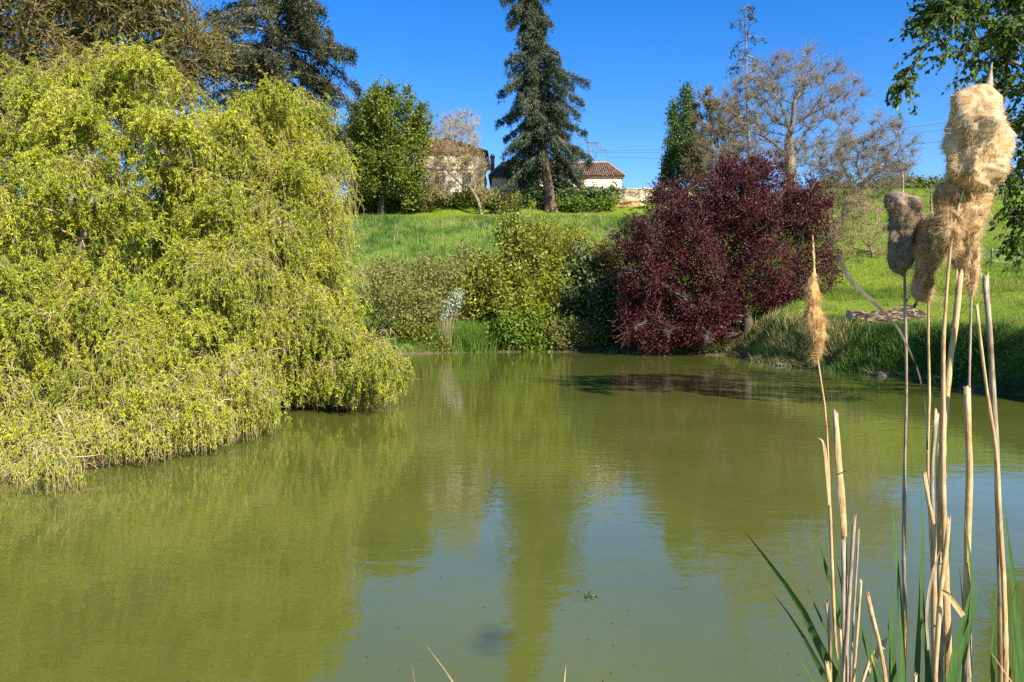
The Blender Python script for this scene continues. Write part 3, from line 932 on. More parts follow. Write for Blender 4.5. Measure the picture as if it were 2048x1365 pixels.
r_ = np.random.default_rng(45)
b = ground_at(1655, 52)
make_tree("leaning_bare_oak", "smaller bare tree leaning right from behind the purple tree on the slope", "tree", b,
          px_lobes([(1740, 290, 70, 60, 53, 2.6), (1690, 330, 60, 50, 52.5, 2.4), (1790, 310, 46, 44, 53, 2.0), (1740, 370, 80, 36, 52, 2.2), (1690, 400, 60, 40, 52, 2.0)]),
          MAT['bark_dark'], MAT['bud_leaf'], r_, 520, .42, .013, .23, trunk_pts=[b + [0, 0, -.25], P(1676, 450, 52), P(1700, 400, 52.3), P(1722, 372, 52.6)], twigs=6000, twig_len=.9, twig_r=.009, twig_mat=MAT['twig_brown'], leaf_on_twig=2, L=.11, Wd=.045, up_twig=.2, wig=.25, curl=.6, branch_split=.2)
b = ground_at(1745, 47.5)
make_tree("thorn_bush", "loose tangle of bare yellowish twigs right of the purple tree's shoulder", "bush", b,
          px_lobes([(1700, 450, 60, 60, 48, 2.0), (1740, 480, 40, 60, 48, 1.6), (1680, 500, 40, 50, 48, 1.4), (1735, 420, 50, 30, 48, 1.6)]),
          MAT['twig_brown'], MAT['shrub_sage'], r_, 220, .35, .010, .07, twigs=2400, twig_len=.8, twig_r=.0075, twig_mat=MAT['twig_tan'], leaf_on_twig=3, L=.085, Wd=.04, curl=.6)

# ---------------------------------------------------------------- purple leaved plum
r_ = np.random.default_rng(51)
pl = px_lobes([(1520, 375, 80, 66, 38.5, 2.0), (1400, 410, 90, 66, 38.5, 2.2), (1325, 470, 80, 80, 38, 2.2), (1600, 430, 70, 66, 38.5, 2.0), (1290, 560, 62, 76, 37.6, 1.9), (1400, 540, 90, 80, 37.2, 2.2), (1520, 520, 90, 80, 37.4, 2.2),
               (1630, 530, 52, 60, 38.2, 1.6), (1280, 640, 56, 46, 37.6, 1.5), (1360, 640, 66, 46, 37, 1.6), (1524, 338, 30, 22, 38.8, 1.0), (1440, 620, 60, 36, 37, 1.5), (1580, 590, 60, 36, 37.8, 1.5), (1645, 395, 14, 30, 38.5, .6), (1450, 350, 50, 30, 38.8, 1.2), (1460, 460, 90, 90, 38.4, 2.4), (1400, 660, 60, 30, 36.6, 1.0), (1310, 680, 50, 26, 37, 1.0), (1310, 590, 70, 60, 38.4, 1.6), (1390, 595, 70, 50, 38.2, 1.6), (1480, 585, 60, 40, 36.6, 1.0), (1560, 610, 56, 30, 37, 1.0)])
b = ground_at(1497, 37.0)
make_tree("purple_plum_tree", "broad purple leaved plum tree overhanging the far right corner of the pond", "tree", b, pl,
          MAT['bark_dark'], MAT['purple'], r_, 900, .36, .010, .24, trunk_pts=[b + [0, 0, -.2], b + [-.05, 0, .5], P(1490, 610, 37.2)], twigs=6000, twig_len=.95, twig_r=.009, twig_mat=MAT['twig_plum'],
          leaf_on_twig=11, per_clump=46, cr=.45, L=.115, Wd=.058, extra_clumps=2200, shell=1.3, sub=5, curl=.6, up_twig=.25, wig=.2)
# ---------------------------------------------------------------- shrubs
def shrub(name, label, cat, base, lobes, mat, rng, n_cl, per, cr, L, Wd, stems=40, stem_mat=None, shell=1.8, group=None, shoots=0, shoot_len=1.0, up=.3, tint_shift=0.0, stem_r=.012):
    root = thing(name, label, cat, base, group)
    lobes = sublobes(rng, lobes, 6)
    L, Wd, per, n_cl = L * 1.9, Wd * 2.0, int(per * .62), int(n_cl * .85)
    C, u, k = lobe_points(rng, lobes, n_cl, shell)
    g = hgt(C[:, 0], C[:, 1])
    C[:, 2] = np.maximum(C[:, 2], np.maximum(g, 0) + .08)
    v, f, t = clump_leaves(rng, C, u, per, cr, L, Wd, up=up)
    vs, fs, ts = [v], [f], [t]
    parts = []
    if stems:
        s = C[rng.choice(len(C), stems)]
        b = np.asarray(base, float)
        foot = b + (s - b) * np.array([.45, .45, 0]) * rng.uniform(.2, .8, (stems, 1))
        foot[:, 2] = np.maximum(hgt(foot[:, 0], foot[:, 1]), 0) - .05
        tt = np.linspace(0, 1, 7)[None, :, None]
        mid = foot * (1 - tt) + s[:, None, :].reshape(stems, 1, 3) * tt if False else foot[:, None, :] * (1 - tt) + s[:, None, :] * tt
        mid = mid + rng.normal(size=mid.shape) * .07 * np.sin(tt * math.pi)
        parts.append(tubes_batch(mid, np.linspace(1, .4, 7)[None] * stem_r * rng.uniform(.7, 1.5, (stems, 1)), 4))
    if shoots:
        i = rng.choice(len(C), shoots)
        top = C[i]
        tw = strands(rng, top, np.array([0, 0, 1.2]) + rand_unit(rng, shoots) * .55, shoot_len * rng.uniform(.5, 1.2, shoots), 6, 0, .3)
        parts.append(tubes_batch(tw, np.linspace(1, .4, 6)[None] * .007 * np.ones((shoots, 1)), 3))
        c, tg, idx, q = along(rng, tw, 12, .05, 1)
        ax = unit(tg + rand_unit(rng, len(c)) * .8)
        l = L * rng.uniform(.6, 1.3, len(c))
        v2, f2 = leaf_quads(rng, c + ax * l[:, None] * .4, ax, l, l * Wd / L)
        vs.append(v2); fs.append(f2); ts.append(np.clip(rng.normal(.6, .17, len(c)), 0, 1))
    if parts:
        v3, f3 = join(parts)
        mesh_np("stems", v3, f3, stem_mat or MAT['twig_brown'], root)
    n = 0
    for a, q in zip(vs, range(len(vs))):
        fs[q] = fs[q] + n; n += len(a)
    mesh_np("foliage", np.concatenate(vs), np.concatenate(fs), mat, root, tint=np.clip(np.concatenate(ts) + tint_shift, 0, 1))
    return root

r_ = np.random.default_rng(61)
# far bank of the pond, from the left
shrub("sage_bush", "wide olive grey bush between the taller willow and the mound of grass", "bush", ground_at(812, 42),
      px_lobes([(800, 610, 70, 80, 42, 2.0), (860, 600, 50, 70, 42.5, 1.8), (745, 600, 50, 80, 42, 1.7), (830, 660, 50, 46, 41.2, 1.4), (770, 545, 50, 30, 42.5, 1.5), (850, 545, 40, 30, 43, 1.4), (905, 560, 34, 50, 43, 1.2), (930, 520, 30, 30, 43.6, 1.0)]), MAT['shrub_sage'], r_, 720, 42, .55, .085, .04, 170, MAT['twig_tan'], shoots=300, shoot_len=.9, tint_shift=.16)
shrub("bank_shrub", "low dark green shrub hugging the waterline left of the sunny mound", "bush", ground_at(850, 40.2, x=P(850, 600, 40.2)[0]),
      px_lobes([(850, 680, 46, 34, 39.9, 1.0), (815, 665, 36, 30, 40.2, .9), (885, 700, 26, 18, 39.6, .6)]), MAT['shrub_green'], r_, 150, 40, .4, .08, .04, 30, tint_shift=-.18)
shrub("blossoming_bush", "small bush covered in white blossom above the grass mound", "bush", ground_at(905, 42.2),
      px_lobes([(905, 612, 18, 22, 41.4, .5), (918, 592, 12, 14, 41.6, .4), (890, 630, 8, 14, 41.2, .3)]), MAT['blossom'], r_, 70, 22, .26, .055, .035, 20, tint_shift=-.4)
shrub("hazel_bush", "big mixed green bush standing mid bank above the mown strip", "bush", ground_at(1010, 43.5),
      px_lobes([(985, 560, 62, 70, 43.5, 1.9), (1040, 530, 62, 60, 44, 1.9), (940, 600, 40, 56, 43, 1.4), (1010, 610, 60, 50, 42.4, 1.6), (1030, 470, 40, 34, 44.5, 1.4)]), MAT['shrub_green'], r_, 620, 42, .6, .105, .055, 130, MAT['twig_brown'], shoots=220, shoot_len=1.0, tint_shift=.12)
shrub("willow_shoots", "upright yellow willow shoots topping the bank bushes below the red trunk", "bush", ground_at(1110, 46),
      px_lobes([(1120, 492, 46, 30, 44.6, 1.2), (1080, 486, 32, 26, 44.8, 1.0), (1160, 496, 26, 24, 44.8, 1.0), (1040, 500, 40, 26, 44.4, 1.0), (1130, 520, 44, 34, 44.4, 1.0)]), MAT['shrub_yellow'], r_, 230, 34, .5, .09, .04, 70, MAT['twig_tan'], shoots=480, shoot_len=1.5, tint_shift=.05)
shrub("olive_bush", "olive yellow bush in the middle of the bank thicket", "bush", ground_at(1095, 43.4),
      px_lobes([(1090, 600, 46, 46, 42.6, 1.3), (1110, 560, 40, 44, 43.2, 1.3), (1075, 640, 40, 34, 42, 1.1)]), MAT['shrub_yellow'], r_, 260, 36, .5, .10, .05, 50, shoots=60, shoot_len=.7, tint_shift=-.15)
shrub("laurel_bush", "glossy dark laurel bush left of the purple tree", "bush", ground_at(1165, 43.4),
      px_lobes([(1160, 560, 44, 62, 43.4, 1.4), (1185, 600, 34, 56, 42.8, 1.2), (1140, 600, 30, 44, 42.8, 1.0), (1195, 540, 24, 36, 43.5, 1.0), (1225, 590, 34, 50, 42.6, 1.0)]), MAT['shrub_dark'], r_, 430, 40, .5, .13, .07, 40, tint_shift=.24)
shrub("rust_bush", "rusty brown bush tucked beside the purple tree's left edge", "bush", ground_at(1218, 43.8),
      px_lobes([(1213, 512, 24, 34, 42.6, .9), (1222, 545, 18, 30, 42.4, .8)]), MAT['shrub_rust'], r_, 110, 34, .4, .09, .045, 20)
shrub("bright_bush", "bright green leafy bush at the waterline in the middle of the far bank", "bush", ground_at(1040, 41.2, x=P(1040, 600, 41.2)[0]),
      px_lobes([(1030, 660, 46, 42, 41.0, 1.2), (1070, 680, 36, 30, 40.8, 1.0), (995, 670, 26, 36, 41.2, .9), (1050, 640, 40, 30, 41.4, 1.0)]), MAT['shrub_bright'], r_, 260, 44, .45, .095, .055, 40)
shrub("bramble", "low tan and green bramble trailing on the waterline left of the purple tree", "bush", ground_at(1135, 41, x=P(1135, 600, 41)[0]),
      px_lobes([(1120, 675, 34, 28, 40.8, .9), (1160, 668, 36, 30, 41, .9), (1190, 680, 24, 26, 41, .8)]), MAT['shrub_sage'], r_, 150, 34, .42, .085, .04, 90, MAT['twig_tan'], shoots=70, shoot_len=.7)
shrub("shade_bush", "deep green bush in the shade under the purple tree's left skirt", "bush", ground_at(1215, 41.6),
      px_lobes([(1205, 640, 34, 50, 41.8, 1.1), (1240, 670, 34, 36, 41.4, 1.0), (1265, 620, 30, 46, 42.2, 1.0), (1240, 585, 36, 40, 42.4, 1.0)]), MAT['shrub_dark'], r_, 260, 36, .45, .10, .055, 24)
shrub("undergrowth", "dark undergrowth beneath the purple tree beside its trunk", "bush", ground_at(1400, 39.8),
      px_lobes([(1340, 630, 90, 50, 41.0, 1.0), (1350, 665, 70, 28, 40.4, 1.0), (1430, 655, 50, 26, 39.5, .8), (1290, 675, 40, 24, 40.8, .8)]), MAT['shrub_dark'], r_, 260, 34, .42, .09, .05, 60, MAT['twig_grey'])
reeds("dry_stalks", "tall pale dry stalks standing up left of the yellow willow shoots", (P(955, 600, 45)[0], 45, 0), 260, (.7, .5), 3.0, MAT['dry_reed'], r_, .022, .16, t0=.55, droop=.05)
reeds("grass_mound", "sunlit tussock of long green grass on the bank by the white blossom", (P(935, 600, 40.9)[0], 40.9, 0), 2600, (.75, .45), 1.35, MAT['grass_bank'], r_, .03, .35, cat="grass tussock", t0=.8, droop=.4)
reeds("dry_tuft", "thin straw tuft at the waterline between the olive bush and the sunny mound", (P(893, 600, 40.2)[0], 40.3, 0), 110, (.16, .16), 1.7, MAT['dry_reed'], r_, .02, .16, t0=.5, droop=.1)

# hedges and shrubs along the terrace
r_ = np.random.default_rng(62)
def row(name, label, px0, px1, py, ry, d, mat, n_cl, rd=1.0, per=34, cr=.6, L=.16, Wd=.08, ts=0.0, n=6):
    xs = np.linspace(px0, px1, n); rx = abs(px1 - px0) / n * .8 + 4
    return shrub(name, label, "shrub", ground_at((px0 + px1) / 2, d), px_lobes([(x, py + r_.normal() * ry * .18, rx, ry * r_.uniform(.8, 1.15), d + r_.normal() * .3, rd) for x in xs]), mat, r_, n_cl, per, cr, L, Wd, 20, tint_shift=ts)
row("hedge", "low green hedge along the terrace under the round tree", 700, 850, 408, 18, 83.5, MAT['shrub_green'], 330, n=9, ts=-.12)
row("hedge_shrubs", "leafy green shrubs at the foot of the cream house wall", 850, 985, 402, 20, 84.5, MAT['shrub_green'], 330, n=8, ts=-.05)
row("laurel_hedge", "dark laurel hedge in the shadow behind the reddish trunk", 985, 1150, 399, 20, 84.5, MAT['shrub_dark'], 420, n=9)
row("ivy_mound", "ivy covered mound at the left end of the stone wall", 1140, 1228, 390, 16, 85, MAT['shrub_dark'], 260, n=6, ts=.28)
row("low_shrubs", "sunny low shrubs on the lawn right of the reddish trunk", 1130, 1215, 406, 9, 83, MAT['shrub_bright'], 120, n=5, L=.14, ts=-.15)
row("sapling_bush", "small yellowish bush left of the reddish trunk at the lawn's edge", 990, 1030, 405, 14, 81, MAT['shrub_sage'], 70, n=3, rd=.6)
shrub("spindly_sapling", "thin leafy sapling just left of the reddish trunk's foot", "sapling", ground_at(1065, 79.2), px_lobes([(1065, 412, 7, 14, 79.2, .4)]), MAT['shrub_yellow'], r_, 18, 16, .3, .12, .06, 4)
# ridge on the right
row("ridge_thicket", "brown green thicket on the skyline behind the leaning bare tree", 1640, 1790, 385, 24, 99, MAT['shrub_sage'], 360, rd=2, n=8, L=.22, Wd=.11, cr=.9, ts=-.25)
row("ridge_hedge", "round dark green hedge on the skyline behind the grey cattail", 1780, 1885, 378, 22, 100, MAT['shrub_green'], 330, rd=2, n=6, L=.22, Wd=.11, cr=.9, ts=-.15)
row("ridge_bushes", "low green bushes on the skyline right of the big cattail", 1890, 2090, 392, 14, 104, MAT['shrub_green'], 260, rd=2, n=9, L=.22, Wd=.11, cr=.9)

# ---------------------------------------------------------------- leafy tree on the right
r_ = np.random.default_rng(71)
b = ground_at(0, 14.5, x=17.5)
NL = px_lobes([(1990, 40, 110, 70, 13.8, 1.2), (1900, 60, 60, 60, 13.6, .9), (1820, 135, 36, 30, 13.4, .5), (1778, 168, 26, 18, 13.3, .35), (2040, 160, 70, 70, 14, 1.2), (1960, 120, 60, 46, 13.7, .9), (2040, 290, 60, 90, 14, 1.1), (2020, 390, 54, 50, 13.9, .9),
               (2050, 470, 36, 36, 13.9, .7), (1905, 0, 60, 40, 13.8, 1.0), (2110, 100, 120, 190, 14.4, 1.8), (2160, 330, 110, 150, 14.4, 1.8), (2000, -80, 180, 90, 14.2, 1.8), (2200, -40, 180, 160, 14.6, 2.2)])
big = [(np.array([18.5, 14.5, 8.5]), np.array([5.0, 5.0, 4.5])), (np.array([21.5, 14, 7.0]), np.array([4.5, 4.5, 3.8])), (np.array([16.5, 12.5, 9.5]), np.array([4, 3.5, 3]))]
def near_tree():
    rng = r_
    root = thing("leafy_tree", "leafy green tree reaching in from the right edge above the cattails", "tree", b)
    a1, u1, _ = lobe_points(rng, NL, 520, 1.4); a2, u2, _ = lobe_points(rng, big, 380, 1.4)
    tr = chain_line([b + [0, 0, -.3], b + [-.1, 0, 1.5], b + [-.3, -.1, 3.2], b + [-.6, -.2, 4.6]], 11)
    nodes, par = colonize(rng, np.concatenate([a1, a2]), tr, .4, 7, .5, wig=.18, trop=(0, 0, .05))
    r, kids = radii_of(nodes, par, .007, .30)
    ch = chains_of(nodes, par, r)
    bg_ = [c for c in ch if c[1].max() > .09]; sm = [c for c in ch if c[1].max() <= .09]
    v, f = tubes(bg_, 9); mesh_np("trunk", v, f, MAT['bark_grey'], root, smooth=True)
    # leafy twigs
    k = np.concatenate([np.where(kids == 0)[0]] * 5 + [np.where(r < .03)[0]] * 2)
    inv = (nodes[k][:, 0] < 13.5)
    k = np.concatenate([k[inv], k[inv], k[inv], k[~inv]])
    D = unit(nodes[k] - nodes[par[k]]) + rand_unit(rng, len(k)) * .9
    tw = strands(rng, nodes[k], D, rng.uniform(.25, .75, len(k)), 6, .12, .4)
    parts = [tubes(sm, 5), tubes_batch(tw, np.linspace(.005, .002, 6)[None] * np.ones((len(tw), 1)), 3)]
    v, f = join(parts); mesh_np("branches", v, f, MAT['bark_grey'], root)
    c, tg, idx, q = along(rng, tw, 15, .1, 1)
    ax = unit(tg * .6 + rand_unit(rng, len(c)) * .7 + np.array([0, 0, -.45]))
    l = .098 * rng.uniform(.6, 1.3, len(c))
    v, f = leaf_quads(rng, c + ax * l[:, None] * .5, ax, l, l * .62, unit(rand_unit(rng, len(c)) + np.array([0, 0, .6])))
    mesh_np("crown", v, f, MAT['near_leaf'], root, tint=np.clip(rng.normal(.48, .2, len(c)) + rng.uniform(-.12, .12, len(tw))[idx], 0, 1))
near_tree()
# ---------------------------------------------------------------- buildings
MAT['plaster'] = noise_mat("plaster", [(.2, (.56, .50, .38)), (.5, (.74, .68, .55)), (.8, (.82, .77, .66))], .9, (1, 1, 1.6), bump=.15, detail=8)
MAT['limestone'] = noise_mat("limestone", [(.3, (.42, .35, .23)), (.7, (.60, .52, .38))], 2.5, bump=.3)
MAT['shutter_paint'] = noise_mat("shutter_paint", [(.3, (.42, .45, .50)), (.7, (.54, .57, .62))], 3, rough=.6, bump=.05)
MAT['dark_glass'] = noise_mat("dark_glass", [(.3, (.03, .035, .04)), (.7, (.05, .055, .06))], 1, rough=.12, bump=0, spec=.6)
MAT['brick_red'] = noise_mat("brick_red", [(.3, (.30, .085, .05)), (.7, (.46, .15, .09))], 6, (1, 1, 3), bump=.4)
MAT['tile_end'] = noise_mat("tile_end", [(.3, (.30, .15, .07)), (.7, (.50, .30, .16))], 5, bump=.3)
MAT['roof_tile'] = leaf_mat("roof_tile", [(0, (.085, .058, .048)), (.4, (.165, .105, .082)), (.75, (.25, .165, .125)), (1, (.36, .28, .22))], 0.0, rough=.9, spec=.15)

def tile_slope(rng, E0, E1, up, inward, run, rise, hip0, hip1, pitch=.25):
    """Half-round clay tiles laid in columns up one roof slope -> verts, faces, tint."""
    E0 = np.asarray(E0, float); E1 = np.asarray(E1, float)
    W_ = np.linalg.norm(E1 - E0); e = (E1 - E0) / W_
    inward = np.asarray(inward, float)
    sl = inward * run + np.array([0, 0, rise]); SL = np.linalg.norm(sl); s = sl / SL
    nrm = unit(np.cross(e, s)); nrm = nrm if nrm[2] > 0 else -nrm
    vs, fs, ts = [], [], []; n = 0
    nc = int(W_ / pitch)
    for k in range(nc):
        u = (k + .5) * W_ / nc
        vm = 1.0
        if hip0 > 0: vm = min(vm, u / hip0)
        if hip1 > 0: vm = min(vm, (W_ - u) / hip1)
        if vm < .02: continue
        nt_ = max(1, int(round(vm * SL / .42)))
        w = W_ / nc
        prof = [(-.5, -.02), (-.36, .05), (-.14, .09), (.14, .09), (.36, .05), (.5, -.02)]
        for q in range(nt_):
            a, b_ = q / nt_ * vm * SL - .04, (q + 1) / nt_ * vm * SL
            lift0 = .035 + rng.normal() * .006
            jit = rng.normal() * .012
            pts = [E0 + e * (u + x * w + jit) + s * a + nrm * (z + lift0) for x, z in prof] + [E0 + e * (u + x * w * .92 + jit) + s * b_ + nrm * (z) for x, z in prof]
            vs += pts
            for i in range(5): fs.append((n + i, n + i + 1, n + 7 + i, n + 6 + i)); ts.append(0)
            ts[-5:] = [float(np.clip(rng.normal(.48, .2), 0, 1))] * 5
            n += 12
    return np.array(vs), np.array(fs), np.array(ts)

def hip_roof(root, rng, x0, x1, y0, y1, z, rise, hip, ov):
    """Tiled hip roof over the rectangle, with boarding under the tiles."""
    ym = (y0 + y1) / 2; X0, X1, Y0, Y1 = x0 - ov, x1 + ov, y0 - ov, y1 + ov
    run = ym - Y0
    parts = [tile_slope(rng, (X0, Y0, z), (X1, Y0, z), 0, (0, 1, 0), run, rise, hip, hip),
             tile_slope(rng, (X1, Y1, z), (X0, Y1, z), 0, (0, -1, 0), run, rise, hip, hip),
             tile_slope(rng, (X1, Y0, z), (X1, Y1, z), 0, (-1, 0, 0), hip, rise, run, run),
             tile_slope(rng, (X0, Y1, z), (X0, Y0, z), 0, (1, 0, 0), hip, rise, run, run)]
    v, f = join([(p[0], p[1]) for p in parts])
    ro = mesh_np("roof", v, f, MAT['roof_tile'], root, tint=np.concatenate([p[2] for p in parts]))
    m = MB()
    zz = z - .05
    m.add([(X0, Y0, zz), (X1, Y0, zz), (X1, Y1, zz), (X0, Y1, zz), (X0 + hip, ym, zz + rise), (X1 - hip, ym, zz + rise)],
          [(0, 1, 5, 4), (1, 2, 5), (2, 3, 4, 5), (3, 0, 4), (3, 2, 1, 0)])
    m.build("roof_boarding", MAT['tile_end'], ro)
    c = MB()
    c.bar((X0 + hip, ym, z + rise + .05), (X1 - hip, ym, z + rise + .05), .13, 8)
    for ex, ax in ((X0, X0 + hip), (X1, X1 - hip)):
        for ey in (Y0, Y1): c.bar((ex, ey, z + .05), (ax, ym, z + rise + .05), .12, 8)
    c.build("ridge_tiles", MAT['tile_end'], ro)
    return ro

r_ = np.random.default_rng(81)
def house():
    x0, x1, y0, y1 = P(700, 600, 88)[0], P(968, 600, 88)[0], 88.0, 98.0
    zb, ze = 14.6, P(900, 306, 88)[2]
    root = thing("country_house", "two storey cream country house with a brown tiled hip roof", "house", ((x0 + x1) / 2, y0, zb))
    MB().box(((x0 + x1) / 2, (y0 + y1) / 2, (zb + ze) / 2), (x1 - x0, y1 - y0, ze - zb)).build("wall", MAT['plaster'], root)
    zs = P(900, 338, 88)[2]
    MB().box(((x0 + x1) / 2, y0 - .06, zs), (x1 - x0 + .16, .12, .22)).box((x1 + .04, (y0 + y1) / 2 + .02, zs), (.08, y1 - y0 - .04, .22)).build("string_course", MAT['limestone'], root)
    MB().box(((x0 + x1) / 2, y0 - .08, ze - .14), (x1 - x0 + .2, .16, .26)).box((x1 + .06, (y0 + y1) / 2 + .02, ze - .14), (.12, y1 - y0 - .04, .26)).build("cornice", MAT['limestone'], root)
    q = MB()
    for k in range(9): q.box((x1 - .22, y0 - .02, zb + .3 + k * .7), (.5 if k % 2 else .36, .05, .6))
    q.build("corner_stones", MAT['limestone'], root)
    for k, px in enumerate((722, 778, 832, 880, 934)):
        cx = P(px, 600, 88)[0]
        w = MB()
        za, zt = zb + .5, zs - .45
        for dx in (-.62, .62): w.box((cx + dx, y0 - .03, (za + zt) / 2), (.14, .07, zt - za))
        w.box((cx, y0 - .035, zt + .08), (1.5, .08, .16))
        wo_ = w.build("window", MAT['limestone'], root)
        MB().box((cx, y0 - .012, (za + zt) / 2), (1.10, .03, zt - za)).build("pane", MAT['dark_glass'], wo_)
        mu = MB().box((cx, y0 - .035, (za + zt) / 2), (.06, .03, zt - za))
        for t in (.3, .6): mu.box((cx, y0 - .034, za + (zt - za) * t), (1.08, .026, .05))
        mu.build("frame", MAT['shutter_paint'], wo_)
        for sx in (-1, 1):
            MB().box((cx + sx * 1.0, y0 - .06, (za + zt) / 2), (.58, .05, zt - za)).build("shutter", MAT['shutter_paint'], wo_)
        up_ = MB()
        zc, hh = (zs + ze) / 2 + .0, .95
        for dx in (-.48, .48): up_.box((cx + dx, y0 - .03, zc), (.12, .07, hh))
        up_.box((cx, y0 - .035, zc + hh / 2 + .06), (1.2, .08, .12)).box((cx, y0 - .035, zc - hh / 2 - .06), (1.2, .08, .12))
        uo = up_.build("window", MAT['limestone'], root)
        MB().box((cx, y0 - .012, zc), (.84, .03, hh)).build("pane", MAT['dark_glass'], uo)
        MB().box((cx, y0 - .034, zc), (.05, .03, hh)).box((cx, y0 - .036, zc), (.84, .02, .05)).build("frame", MAT['shutter_paint'], uo)
    hip_roof(root, r_, x0, x1, y0, y1, ze + .02, 2.75, 5.0, .42)
house()

def barn():
    x0, x1, y0, y1 = P(974, 600, 90)[0] + .6, P(1242, 600, 90)[0], 90.0, 98.0
    zb, ze = 14.8, P(1100, 353, 90)[2]
    root = thing("barn", "long low cream barn with a pinkish brown tiled roof", "barn", ((x0 + x1) / 2, y0, zb))
    MB().box(((x0 + x1) / 2, (y0 + y1) / 2, (zb + ze) / 2), (x1 - x0, y1 - y0, ze - zb)).build("wall", MAT['plaster'], root)
    c = MB()
    k = int((x1 - x0 + .5) / .25)
    for i in range(k): c.bar((x0 - .2 + (i + .5) * .25, y0 - .26, ze - .04), (x0 - .2 + (i + .5) * .25, y0 - .01, ze - .04), .085, 6)
    for i in range(k): c.bar((x0 - .2 + (i + 1) * .25, y0 - .16, ze - .19), (x0 - .2 + (i + 1) * .25, y0 - .01, ze - .19), .075, 6)
    c.build("eave_tiles", MAT['tile_end'], root)
    w = MB(); cx = P(1229, 600, 90)[0]; zc = P(1229, 361, 90)[2]
    w.box((cx, y0 - .02, zc), (.5, .05, .6))
    wo_ = w.build("window", MAT['limestone'], root)
    MB().box((cx, y0 - .04, zc), (.34, .02, .4)).build("pane", MAT['shutter_paint'], wo_)
    for px in (1010, 1072, 1180):
        cx = P(px, 600, 90)[0]
        w = MB().box((cx, y0 - .03, zb + 2.35), (1.5, .07, .18))
        o = w.build("door", MAT['limestone'], root)
        MB().box((cx, y0 - .02, zb + 1.12), (1.2, .05, 2.2)).build("door_leaf", MAT['shutter_paint'], o)
    hip_roof(root, r_, x0, x1, y0, y1, ze + .02, 2.35, 1.5, .32)
    ch = P(985, 322, 93.4)
    m = MB().box((ch[0], 93.2, ch[2] - .5), (.5, .5, 1.7)).box((ch[0], 93.2, ch[2] + .41), (.64, .64, .14))
    o = m.build("chimney", MAT['brick_red'], root)
    p = MB()
    for dx in (-.12, .12): p.bar((ch[0] + dx, 93.2, ch[2] + .48), (ch[0] + dx, 93.2, ch[2] + .8), .1, 8, .08)
    p.build("chimney_pot", MAT['brick_red'], o)
barn()

def stone_mat():
    m, t, out = new_mat("dry_stone")
    mp = coords(t, (1.5, 1.5, 3.2))
    v = t.nodes.new('ShaderNodeTexVoronoi'); v.inputs['Scale'].default_value = 1.6
    e = t.nodes.new('ShaderNodeTexVoronoi'); e.feature = 'DISTANCE_TO_EDGE'; e.inputs['Scale'].default_value = 1.6
    t.links.new(mp.outputs[0], v.inputs['Vector']); t.links.new(mp.outputs[0], e.inputs['Vector'])
    sp_ = t.nodes.new('ShaderNodeSeparateColor'); t.links.new(v.outputs['Color'], sp_.inputs[0])
    r = ramp(t, [(0, (.34, .26, .15)), (.5, (.54, .44, .27)), (1, (.66, .58, .42))])
    t.links.new(sp_.outputs[0], r.inputs[0])
    r2 = ramp(t, [(0, (.30, .27, .22)), (.06, (1, 1, 1))]); t.links.new(e.outputs[0], r2.inputs[0])
    mu = t.nodes.new('ShaderNodeMixRGB'); mu.blend_type = 'MULTIPLY'; mu.inputs[0].default_value = 1
    t.links.new(r.outputs[0], mu.inputs[1]); t.links.new(r2.outputs[0], mu.inputs[2])
    p = t.nodes.new('ShaderNodeBsdfPrincipled'); p.inputs['Roughness'].default_value = .9
    b = t.nodes.new('ShaderNodeBump'); b.inputs['Distance'].default_value = .06; t.links.new(r2.outputs[0], b.inputs['Height'])
    t.links.new(mu.outputs[0], p.inputs['Base Color']); t.links.new(b.outputs[0], p.inputs['Normal']); t.links.new(p.outputs[0], out.inputs['Surface'])
    return m
def stone_wall():
    a, b_ = P(1218, 390, 87.4), P(1425, 390, 87.4)
    zb = 14.1
    root = thing("stone_wall", "pale dry stone wall between the barn and the purple tree's crown", "stone wall", ((a[0] + b_[0]) / 2, 87.4, zb))
    n = 40
    xs = np.linspace(a[0], b_[0], n)
    tops = P(1250, 379, 87.4)[2] + r_.normal(size=n) * .05
    vs, fs = [], []
    for x, z in zip(xs, tops): vs += [(x, 87.2, zb), (x, 87.2, z), (x, 87.75, z), (x, 87.75, zb)]
    for i in range(n - 1):
        for k in range(3): fs.append((4 * i + k, 4 * i + 4 + k, 4 * i + 5 + k, 4 * i + 1 + k))
    fs += [(0, 1, 2, 3), (4 * n - 1, 4 * n - 2, 4 * n - 3, 4 * n - 4)]
    MB().add(vs, fs).build("wall", stone_mat(), root)
    c = MB()
    x = a[0]
    while x < b_[0]:
        w = r_.uniform(.3, .6)
        z = np.interp(x + w / 2, xs, tops)
        c.box((x + w / 2, 87.47, z + .06), (w * .93, .62 + r_.uniform(-.05, .05), r_.uniform(.10, .17)), r_.normal() * .05); x += w
    c.build("coping", MAT['limestone'], root)
stone_wall()

